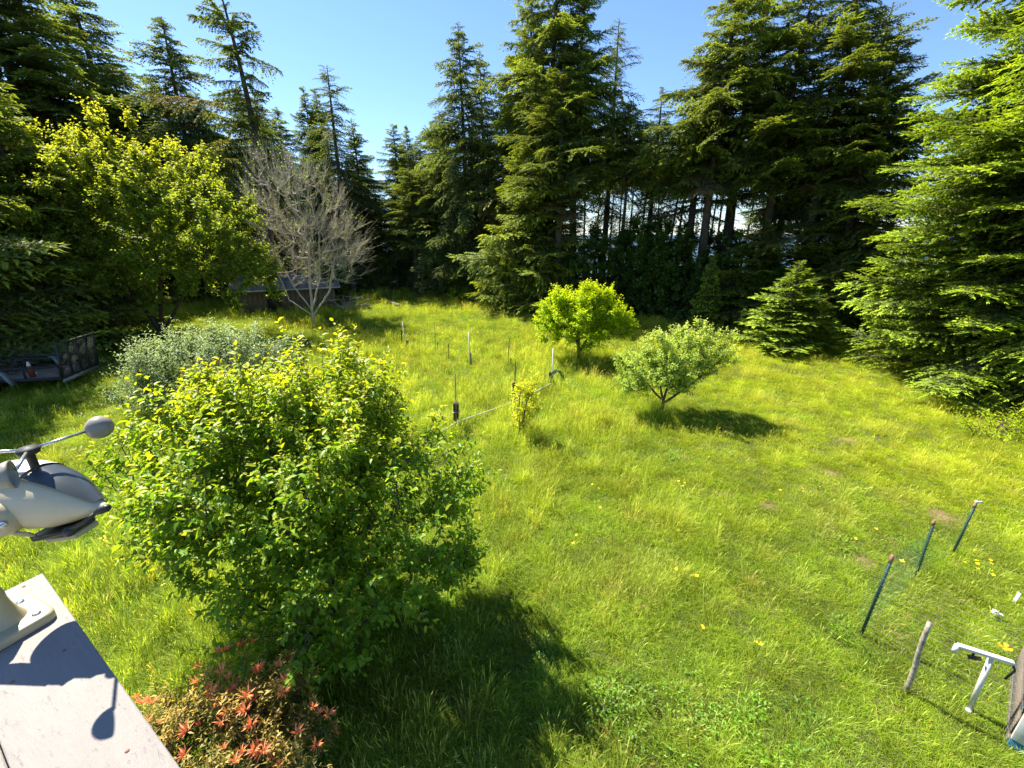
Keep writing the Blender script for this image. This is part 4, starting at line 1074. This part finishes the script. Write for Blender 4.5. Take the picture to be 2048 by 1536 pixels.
o = g.obj('log_stake', surf_mat('peeling_bark', (.13, .10, .075), (.42, .38, .31), 16, .9, .15, .6, detail=8), smooth=True); o.location = b; tag(o, 'crooked pale barked branch driven in as a stake before the white stand', 'stake')
# white pipe T stand
b, t = rod_between(1937, 1422, 1984, 1312)
o = empty('pipe_stand', b, 'white plastic pipe T stand with sprinkler hanging under its bar', 'stand'); v = t-b
g = Geo(); g.tube([(0, 0, 0), v], .026, 12); g.obj('leg', M['white'], o, smooth=True)
g = Geo(); g.tube([(-.05, -.03, .02), (.05, .03, .02)], .03, 10); g.obj('foot', M['white'], o)
e0 = at_dist(1918, 1284, b.y+.12)-b; e1 = at_dist(2022, 1336, b.y-.10)-b; e0.z = e1.z = v.z+.02
g = Geo(); g.beam(e0, e1, .055, .04); g.obj('crossbar', M['white'], o, bevel=.006)
g = Geo(); g.tube([e0, e0+Vector((-.01, 0, -.11))], .026, 10); g.obj('drop_pipe', M['white'], o)
w = (e0*.68+e1*.32)
g = Geo()
for k in range(5): g.tube([w+Vector((-.06+.03*k*.2, 0, -.07-.012*k)), w+Vector((.08+.03*k*.2, -.02, -.085-.012*k))], .008, 6)
g.tube([w+Vector((0, 0, -.02)), w+Vector((0, 0, -.07))], .012, 6); g.obj('sprinkler_head', M['darkmetal'], o)
g = Geo(); g.tube([e1+Vector((0, 0, -.02)), e1+Vector((.06, 0, -.12)), e1+Vector((.03, .02, -.28))], .012, 6); g.obj('hose_tail', M['black'], o)
# small white things in the grass
p = ground_at(2026, 1206); g = Geo(); g.beam((0, 0, -.03), (.03, 0, .20), .045, .012); o = g.obj('plant_marker', M['white'], bevel=.003); o.location = p; tag(o, 'upright white marker stake at right edge', 'marker')
p = ground_at(1988, 1237); g = Geo(); g.box((0, 0, .10), (.13, .05, .02)); g.box((-.03, .01, .125), (.05, .05, .03)); g.tube([(0, 0, 0), (0, 0, .1)], .006, 5)
o = g.obj('plant_label', M['white'], bevel=.003); o.location = p; o.rotation_euler = (0, .1, -.4); tag(o, 'small white plastic label lying in weeds above the pipe stand', 'label')

# coop corner, bottom right
def build_coop():
    C = ground_at(2012, 1490); C.z = 0
    u = Vector((.64, -.77, 0)); v = Vector((.77, .64, 0))
    o = empty('chicken_coop', C, 'low coop corner with white frame, blue base and wire mesh at bottom right', 'coop')
    g = Geo(); g.beam(Vector((0, 0, .07)), u*1.5+Vector((0, 0, .07)), .03, .14); g.obj('base_board', M['blue'], o, bevel=.004)
    g = Geo(); g.beam(v*.03+Vector((0, 0, .07)), v*1.4+Vector((0, 0, .07)), .028, .13); g.obj('side_base', M['plywood'], o)
    g = Geo(); g.beam(u*.06+Vector((0, 0, .14)), u*.06+Vector((0, 0, .85)), .12, .05, up=tuple(v)); g.obj('corner_post', M['white'], o, bevel=.004)
    g = Geo(); g.beam(u*1.45+Vector((0, 0, .14)), u*1.45+Vector((0, 0, .85)), .10, .05, up=tuple(v)); g.obj('corner_post', M['white'], o, bevel=.004)
    g = Geo(); g.beam(Vector((0, 0, .87)), u*1.5+Vector((0, 0, .87)), .07, .04); g.obj('top_rail', M['white'], o, bevel=.004)
    g = Geo(); g.beam(Vector((-.01, 0, .28))+v*.06, Vector((-.01, 0, .28))+v*1.4, .02, .30); g.obj('side_panel', M['plywood'], o)
    g = Geo(); A = []; B = []
    for i in np.arange(.0, 1.4, .05): A += [tuple(u*i+Vector((0, -.02, .14)))]; B += [tuple(u*i+Vector((0, -.02, .85)))]
    for z in np.arange(.16, .85, .05): A += [tuple(Vector((0, -.02, z)))]; B += [tuple(u*1.45+Vector((0, -.02, z)))]
    for i in np.arange(.05, 1.35, .05): A += [tuple(v*i+Vector((-.035, 0, .0)))]; B += [tuple(v*i+Vector((-.035, 0, .86)))]
    for z in np.arange(.05, .85, .05): A += [tuple(Vector((-.035, 0, z)))]; B += [tuple(v*1.35+Vector((-.035, 0, z)))]
    g.sticks(np.array(A), np.array(B), .0016, .0016); g.obj('wire_mesh', M['wire'], o, kind='stuff')
build_coop()

# ------------------------------------------------------------------ wild flowers
def flower_mesh(name, petals, rad, mat, cup):
    g = Geo()
    for k in range(petals):
        a = 2*math.pi*k/petals
        P = [(0, 0, 0)]
        for (rr, da, z) in ((.6, -.55, .5), (1.0, -.42, .85), (1.06, 0, 1.0), (1.0, .42, .85), (.6, .55, .5)):
            P.append((rad*rr*math.cos(a+da), rad*rr*math.sin(a+da), cup*z+.002*(k % 2)))
        g.add(P, T=[(0, i, i+1) for i in range(1, 5)])
    return g.mesh(name, mat)
fy = flower_mesh('petals', 4, .030, M['petal_y'], .018); fo = flower_mesh('petals', 4, .042, M['petal_o'], .022)
sg = Geo(); sg.tube([(0, 0, -.30), (.01, 0, -.12), (0, 0, 0)], .0022, 4); st = sg.mesh('stem', M['stem'])
def flower(px, py, me, sc, name, label, group):
    p = ground_at(px, py, .27)
    o = empty(name, p, label, 'flower', group, random.uniform(0, 6)); o.rotation_euler = (random.uniform(-.3, .3), random.uniform(-.3, .3), random.uniform(0, 6)); o.scale = (sc,)*3
    link('petals', me, o); link('stem', st, o)
for x, y in [(1929, 1125), (1953, 1122), (1955, 1128), (1980, 1121), (1981, 1127), (1983, 1142), (1985, 1150), (1955, 1138)]:
    flower(x, y, fy, random.uniform(.7, .95), 'yellow_flower', 'yellow wildflower in the cluster growing behind the netted plot posts', 'yellow flowers behind the net')
flower(1804, 1123, fy, 1.2, 'yellow_flower', 'single yellow flower just right of the nearest green post cap', None)
flower(2010, 1297, fo, 1.5, 'orange_poppy', 'single orange poppy above the white pipe stand', None)
for x, y in [(1184, 969), (1197, 977), (1352, 1138), (1394, 1152), (1357, 963), (1369, 966), (1365, 972), (1200, 1015)]:
    flower(x, y, fy, random.uniform(.7, 1.0), 'yellow_flower', 'tiny yellow wildflower in the open middle of the meadow', 'tiny yellow flowers mid meadow')
for x, y in [(1404, 1252), (1407, 1256), (1513, 1285), (1522, 1288), (1518, 1290)]:
    flower(x, y, fy, random.uniform(.6, .8), 'yellow_flower', 'small yellow wildflower in the near grass below mid frame', 'yellow flowers in the near grass')
for x, y in [(1752, 1058), (1710, 1077), (1742, 976), (1606, 978), (1560, 981), (1933, 960), (1606, 983)]:
    flower(x, y, fy, random.uniform(.7, 1.0), 'yellow_flower', 'tiny yellow wildflower in the dry grass on the right', 'tiny yellow flowers on the right')
for x, y in [(214, 1065), (200, 1078), (1146, 1087), (1152, 1070)]:
    flower(x, y, fy, random.uniform(.8, 1.0), 'yellow_flower', 'lone small yellow wildflower near the cherry bush', 'yellow flowers near the cherry bush')

# ------------------------------------------------------------------ trailer in the shade
def build_trailer():
    c = ground_at(110, 768); c.z = 0
    o = empty('utility_trailer', c, 'dark utility trailer with mesh ramp gate raised, in deep shade at left', 'trailer', rz=.22)
    # local: x to the right (tail), gate at x=1.1
    g = Geo(); g.box((-1.2, 0, .50), (4.4, 1.9, .06)); g.obj('deck', M['oldwood'], o)
    for yy in (-.97, .97):
        g = Geo(); g.beam((-3.4, yy, .48), (1.0, yy, .48), .06, .12); g.beam((-3.4, yy, .92), (1.0, yy, .92), .05, .05)
        for xx in (-3.38, -2.3, -1.2, -.1, .98): g.beam((xx, yy, .5), (xx, yy, .92), .05, .05)
        g.obj('side_rail', M['darkmetal'], o)
    gt = Geo()
    for yy in np.linspace(-.95, .95, 5): gt.beam((1.02, yy, .5), (1.16, yy, 1.75), .05, .05)
    for z in (.52, 1.75): gt.beam((1.02+(z-.5)*.112, -.97, z), (1.02+(z-.5)*.112, .97, z), .05, .05)
    gate = gt.obj('ramp_gate', M['darkmetal'], o)
    A = []; B = []
    for z in np.arange(.55, 1.75, .06): A.append((1.03+(z-.5)*.112, -.95, z)); B.append((1.03+(z-.5)*.112, .95, z))
    for yy in np.arange(-.95, .95, .06): A.append((1.03, yy, .5)); B.append((1.17, yy, 1.75))
    g = Geo(); g.sticks(np.array(A), np.array(B), .006, .006); g.obj('gate_mesh', M['darkmetal'], gate, kind='stuff')
    # fender folded over the wheel
    for yy in (-1.16, 1.16):
        g = Geo(); pf = [(-1.95, .38), (-1.75, .82), (-1.55, .90), (-.75, .90), (-.55, .82), (-.35, .38)]
        for (x0, z0), (x1, z1) in zip(pf[:-1], pf[1:]): g.beam((x0, yy, z0), (x1, yy, z1), .26, .012)
        g.obj('fender', M['galv'], o)
        Mx = Matrix.Rotation(math.pi/2, 3, 'X')
        g = Geo(); g.lathe([(.18, -.09), (.31, -.10), (.34, -.06), (.34, .06), (.31, .10), (.18, .09)], (-1.15, yy, .34), Mx, 24); w = g.obj('wheel', M['tyre'], o, smooth=True)
        g = Geo(); g.lathe([(.01, -.03), (.10, -.05), (.18, -.08), (.18, .08), (.10, .03), (.01, .03)], (-1.15, yy, .34), Mx, 20); g.obj('rim', M['galv'], w)
    g = Geo(); g.beam((.99, -.95, .36), (.99, .95, .36), .05, .14); g.obj('tail_board', M['galv'], o)
    g = Geo(); g.beam((-3.4, -.9, .46), (-4.6, 0, .46), .07, .1); g.beam((-3.4, .9, .46), (-4.6, 0, .46), .07, .1); g.obj('drawbar', M['darkmetal'], o)
    Mr = o.matrix_basis
    q = c+Vector((.15, -.75, .55))
    e = empty('canister', q, 'small red canister with pale top standing on the trailer deck', 'canister')
    g = Geo(); g.lathe([(.001, 0), (.085, 0), (.085, .34), (.06, .40), (.001, .41)], sides=16); g.obj('can', M['red'], e, smooth=True)
    g = Geo(); g.lathe([(.001, .40), (.055, .405), (.055, .47), (.035, .50), (.035, .56), (.001, .57)], sides=14); g.obj('cap', M['pvc'], e, smooth=True)
    brush = np.random.default_rng(8); n = 160
    A = np.stack([brush.uniform(-3.2, -.6, n), brush.uniform(-.8, .8, n), brush.uniform(.55, .95, n)], 1)
    B = A+brush.normal(0, .35, (n, 3))*np.array([1.2, .6, .3]); B[:, 2] = np.maximum(B[:, 2], .54)
    g = Geo(); g.sticks(A, B, .022, .008, 4); ob = g.obj('brush_pile', M['bark']); ob.location = c; ob.rotation_euler = (0, 0, .22)
    tag(ob, 'load of dark cut branches lying on the trailer', 'brush pile', kind='stuff')
build_trailer()

# ------------------------------------------------------------------ ledge and weather station
ZB = 4.42
def build_ledge():
    k0 = ground_at(85, 1145, ZB); k1 = ground_at(365, 1540, ZB); kl = ground_at(0, 1186, ZB)
    u = (k1-k0).normalized(); v = (kl-k0).normalized()
    p = [k0, k0+u*1.6, k0+u*1.6+v*1.2, k0+v*1.2]
    m, nt, out = new_mat('weathered_white_board')
    geo = N(nt, 'ShaderNodeNewGeometry'); mp = N(nt, 'ShaderNodeMapping'); mp.inputs['Rotation'].default_value = (0, 0, math.atan2(u.y, u.x)); mp.vector_type = 'TEXTURE'
    nt.links.new(geo.outputs['Position'], mp.inputs[0]); mp2 = N(nt, 'ShaderNodeMapping'); mp2.inputs['Scale'].default_value = (.7, 3.2, 1); nt.links.new(mp.outputs[0], mp2.inputs[0])
    n1 = noise_n(nt, 7, 9, .8, mp2.outputs[0]); n2 = noise_n(nt, 28, 8, .75, mp2.outputs[0]); n3 = noise_n(nt, 26, 6, .8, mp2.outputs[0])
    c = mixcol(nt, n1, (.20, .182, .165), (.36, .335, .31)); c = mixcol(nt, math_n(nt, 'MULTIPLY', n2, .5), c, (.23, .205, .18))
    flake = ramp(nt, n3, [(.60, (0, 0, 0)), (.66, (1, 1, 1))]); c = mixcol(nt, math_n(nt, 'MULTIPLY', flake, .22), c, (.17, .15, .135))
    pr = N(nt, 'ShaderNodeBsdfPrincipled'); nt.links.new(c, pr.inputs['Base Color']); pr.inputs['Roughness'].default_value = .8; pr.inputs['Specular IOR Level'].default_value = .2
    b = N(nt, 'ShaderNodeBump'); b.inputs['Strength'].default_value = .8; b.inputs['Distance'].default_value = .006
    hh = math_n(nt, 'SUBTRACT', n2, math_n(nt, 'MULTIPLY', flake, .15)); nt.links.new(hh, b.inputs['Height']); nt.links.new(b.outputs[0], pr.inputs['Normal']); nt.links.new(pr.outputs[0], out.inputs[0])
    o = empty('ledge', k0-Vector((0, 0, .04)), 'weathered flaking white painted board ledge in the lower left corner', 'ledge')
    # three boards side by side with open joints
    wdt = [.0, .20, .40, .60, .80, 1.0, 1.2]
    for i in range(6):
        g = Geo(); a0 = v*(wdt[i]+.0004); a1 = v*(wdt[i+1]-.0015); w = u*1.6
        V = [a0, a0+w, a1+w, a1]; V = [q+Vector((0, 0, .04)) for q in V]+[q-Vector((0, 0, .0)) for q in V]
        g.add([tuple(q) for q in V], [(0, 1, 2, 3), (7, 6, 5, 4), (0, 4, 5, 1), (1, 5, 6, 2), (2, 6, 7, 3), (3, 7, 4, 0)])
        bo = g.obj('board', m, o, bevel=.004)
        for q in (.03, .45, .9, 1.35):
            for w2 in (.25, .75):
                g = Geo(); g.lathe([(.0045, 0), (.0045, .0012), (.0005, .0016)], (a0+(a1-a0)*w2+u*(q+.01*i)+Vector((0, 0, .04)))[:], sides=8); g.obj('nail', M['rust'], bo)
    g = Geo(); q = k0
    g.beam(v*.05-u*(-.05)+Vector((0, 0, -.06)), v*.05+u*1.6+Vector((0, 0, -.06)), .04, .12); g.obj('under_beam', M['oldwood'], o)
    g = Geo(); g.beam(v*.3+u*.3+Vector((0, 0, -.02)), v*.3+u*.3+Vector((0, 0, -ZB+.04)), .14, .14); g.obj('post', M['oldwood'], o)
    return k0, u, v
k0, lu, lv = build_ledge()

def build_station():
    base = ground_at(14, 1258, ZB)
    o = empty('weather_station', base, 'beige weather station with spinning cup arms and blue-black solar panel on the ledge', 'weather station')
    B = base
    # flange plate: rounded square with raised rim
    a0 = math.atan2(lu.y, lu.x)
    g = Geo(); pl = []
    for (cx, cy) in ((1, 1), (-1, 1), (-1, -1), (1, -1)):
        s0 = math.atan2(cy, cx)
        for q in (-.5, -.17, .17, .5): pl.append((cx*.055+.025*math.cos(s0+q*1.5), cy*.055+.025*math.sin(s0+q*1.5)))
    n = len(pl); V = []
    Rz = Matrix.Rotation(a0+.15, 3, 'Z')
    for (s, z) in ((1.06, .002), (1.06, .022), (1.0, .028)):
        for x, y in pl: V.append(tuple(Rz@Vector((x*s, y*s, z))))
    V.append((0, 0, .030))
    g.add(V, [(i*n+k, i*n+(k+1) % n, (i+1)*n+(k+1) % n, (i+1)*n+k) for i in range(2) for k in range(n)], [(3*n, 2*n+k, 2*n+(k+1) % n) for k in range(n)])
    g.obj('flange', M['beige'], o, bevel=.002)
    for sx in (-1, 1):
        for sy in (-1, 1):
            q = Rz@Vector((sx*.052, sy*.052, .028)); g = Geo(); g.lathe([(.0105, 0), (.0105, .003), (.007, .006), (.0005, .0065)], q, sides=10); g.obj('bolt', M['steel'], o, smooth=True)
    BC = at_dist(84, 998, 1.05)-B          # body centre
    # pole rises from the flange and bends over toward the body
    top = Vector((-.13, .02, BC.z-.12))
    g = Geo(); g.lathe([(.050, .026), (.038, .05), (.030, .08), (.027, .10)], sides=20); g.obj('pole_collar', M['beige'], o, smooth=True)
    g = Geo(); pts = [Vector((0, 0, .03)), Vector((0, 0, .12)), Vector((-.02, 0, .20)), Vector((-.12, .015, BC.z-.16)), Vector((-.12, .015, BC.z-.10)), Vector((-.10, .0, BC.z-.06)), BC+Vector((-.13, -.105, -.040)), BC+Vector((-.028, -.098, -.014))]
    g.tube(pts, [.027, .027, .026, .025, .026, .027, .027, .026], 16); g.obj('pole', M['beige'], o, smooth=True)
    # body: lofted shell, nose to the right
    def loft(secs, x0, name, mat, parent, half=None, off=0.0, smooth=True):
        g = Geo(); V = []; m = 28; rg = range(m) if half is None else range(half[0], half[1]+1); k = len(list(rg))
        for (x, rz_, ry, zc) in secs:
            for j in rg:
                a = 2*math.pi*j/m; V.append((x, (ry+off)*math.cos(a), zc+(rz_+off)*math.sin(a)))
        Q = []
        kk = k if half is None else k-1
        for i in range(len(secs)-1):
            for j in range(kk): Q.append((i*k+j, i*k+(j+1) % k, (i+1)*k+(j+1) % k, (i+1)*k+j))
        g.add(V, Q); ob = g.obj(name, mat, parent, smooth=smooth); return ob
    secs = [(-.150, .002, .002, 0), (-.148, .030, .030, 0), (-.13, .055, .055, .0), (-.09, .072, .072, .002), (-.04, .080, .080, .004), (.01, .078, .077, .006), (.06, .066, .066, .008), (.10, .048, .050, .010), (.135, .028, .032, .012), (.165, .012, .014, .014), (.185, .004, .006, .016), (.187, .001, .001, .016)]
    body = loft(secs, 0, 'body', surf_mat('aged_beige_shell', (.48, .41, .26), (.56, .49, .33), 9, .5, .35, .05), o)
    rot = Matrix.Rotation(R(-6), 4, 'Z') @ Matrix.Rotation(R(9), 4, 'Y')
    body.matrix_local = Matrix.Translation(BC) @ rot @ Matrix.Scale(1.12, 4)
    sp = [(-.085+.0, .070, .070, .006), (-.04, .081, .080, .008), (.01, .080, .078, .010), (.06, .068, .067, .012), (.10, .050, .050, .013), (.135, .030, .032, .014), (.16, .015, .016, .015)]
    panel = loft(sp[2:], 0, 'solar_panel', M['solar'], body, half=(0, 9), off=.004)
    dome = loft([(-.10, .045, .045, .03), (-.085, .062, .062, .024), (-.04, .082, .078, .012), (.005, .084, .078, .012)], 0, 'dome', M['white'], body, half=(1, 10), off=.003)
    # joint disc where the pole meets the body
    g = Geo(); Mx = Matrix.Rotation(math.pi/2, 3, 'X')
    g.lathe([(.001, .016), (.030, .016), (.042, .010), (.047, .0), (.047, -.02)], (-.022, -.080, -.010), Mx, 24); g.obj('joint', M['beige'], body, smooth=True)
    g = Geo(); g.lathe([(.001, .012), (.007, .010), (.008, 0)], (.018, -.094, -.002), Mx, 12); g.obj('joint_bolt', M['steel'], body, smooth=True)
    for k in range(3):
        g = Geo(); z = -.045-.013*k; x = .065-.012*k
        g.tube([(-.09+.01*k, -.068+.010*k, z), (-.05, -.079+.011*k, z), (.0, -.077+.011*k, z), (x*.6, -.068+.010*k, z)], .0035, 6); g.obj('vent_slat', M['beige'], body, smooth=True)
    # dark sensor block and vane underneath
    g = Geo(); g.box((.055, -.01, -.072), (.12, .07, .018), Matrix.Rotation(R(-22), 3, 'Y')); g.obj('rain_tray', M['black'], body, bevel=.004)
    g = Geo(); g.box((.065, .0, -.088), (.10, .06, .016), Matrix.Rotation(R(-22), 3, 'Y')); g.obj('tray_cover', M['beige'], body, bevel=.004)
    g = Geo(); g.tube([(.02, -.05, -.085), (.10, -.045, -.048), (.150, -.035, -.012), (.185, -.025, .022)], [.005, .006, .005, .0045], 8); g.obj('vane_arm', M['black'], body, smooth=True)
    g = Geo(); g.tube([(.180, -.026, .018), (.190, -.024, .026), (.207, -.020, .036), (.213, -.018, .040)], [.006, .0095, .0095, .005], 10); g.obj('vane_tip', M['black'], body, smooth=True)
    g = Geo(); g.lathe([(.001, -.012), (.011, -.010), (.012, .006), (.001, .010)], (.115, -.042, -.040), sides=10); g.obj('vane_joint', M['black'], body, smooth=True)
    # cups
    hub = at_dist(56, 900, 1.05)-B
    g = Geo(); g.lathe([(.010, -.05), (.010, -.012), (.022, -.010), (.025, .0), (.020, .007), (.001, .010)], hub, sides=18); hb = g.obj('cup_hub', M['darkmetal'], o, smooth=True)
    for ang in (68, 188, 308):
        d = Vector((math.cos(R(ang)), math.sin(R(ang)), 0))
        g = Geo(); g.tube([hub+d*.015, hub+d*.128], .0042, 8); g.obj('arm', M['steel'], hb)
        cc = hub+d*.160; t = Vector((-d.y, d.x, 0)); Mx = Matrix((Vector((0, 0, 1)), d, t)).transposed()
        g = Geo(); Rr = .036; prof = [(Rr*math.sin(q), -Rr*math.cos(q)) for q in np.linspace(.02, math.pi/2, 8)]; prof += [(p_[0]*.93, p_[1]*.93) for p_ in prof[::-1]]
        g.lathe(prof, cc, Mx, 20); g.obj('cup', M['cup'], hb, smooth=True)
M['cup'] = surf_mat('grey_smoked_plastic', (.22, .20, .16), (.30, .275, .22), 5, .35, .4, 0)
build_station()
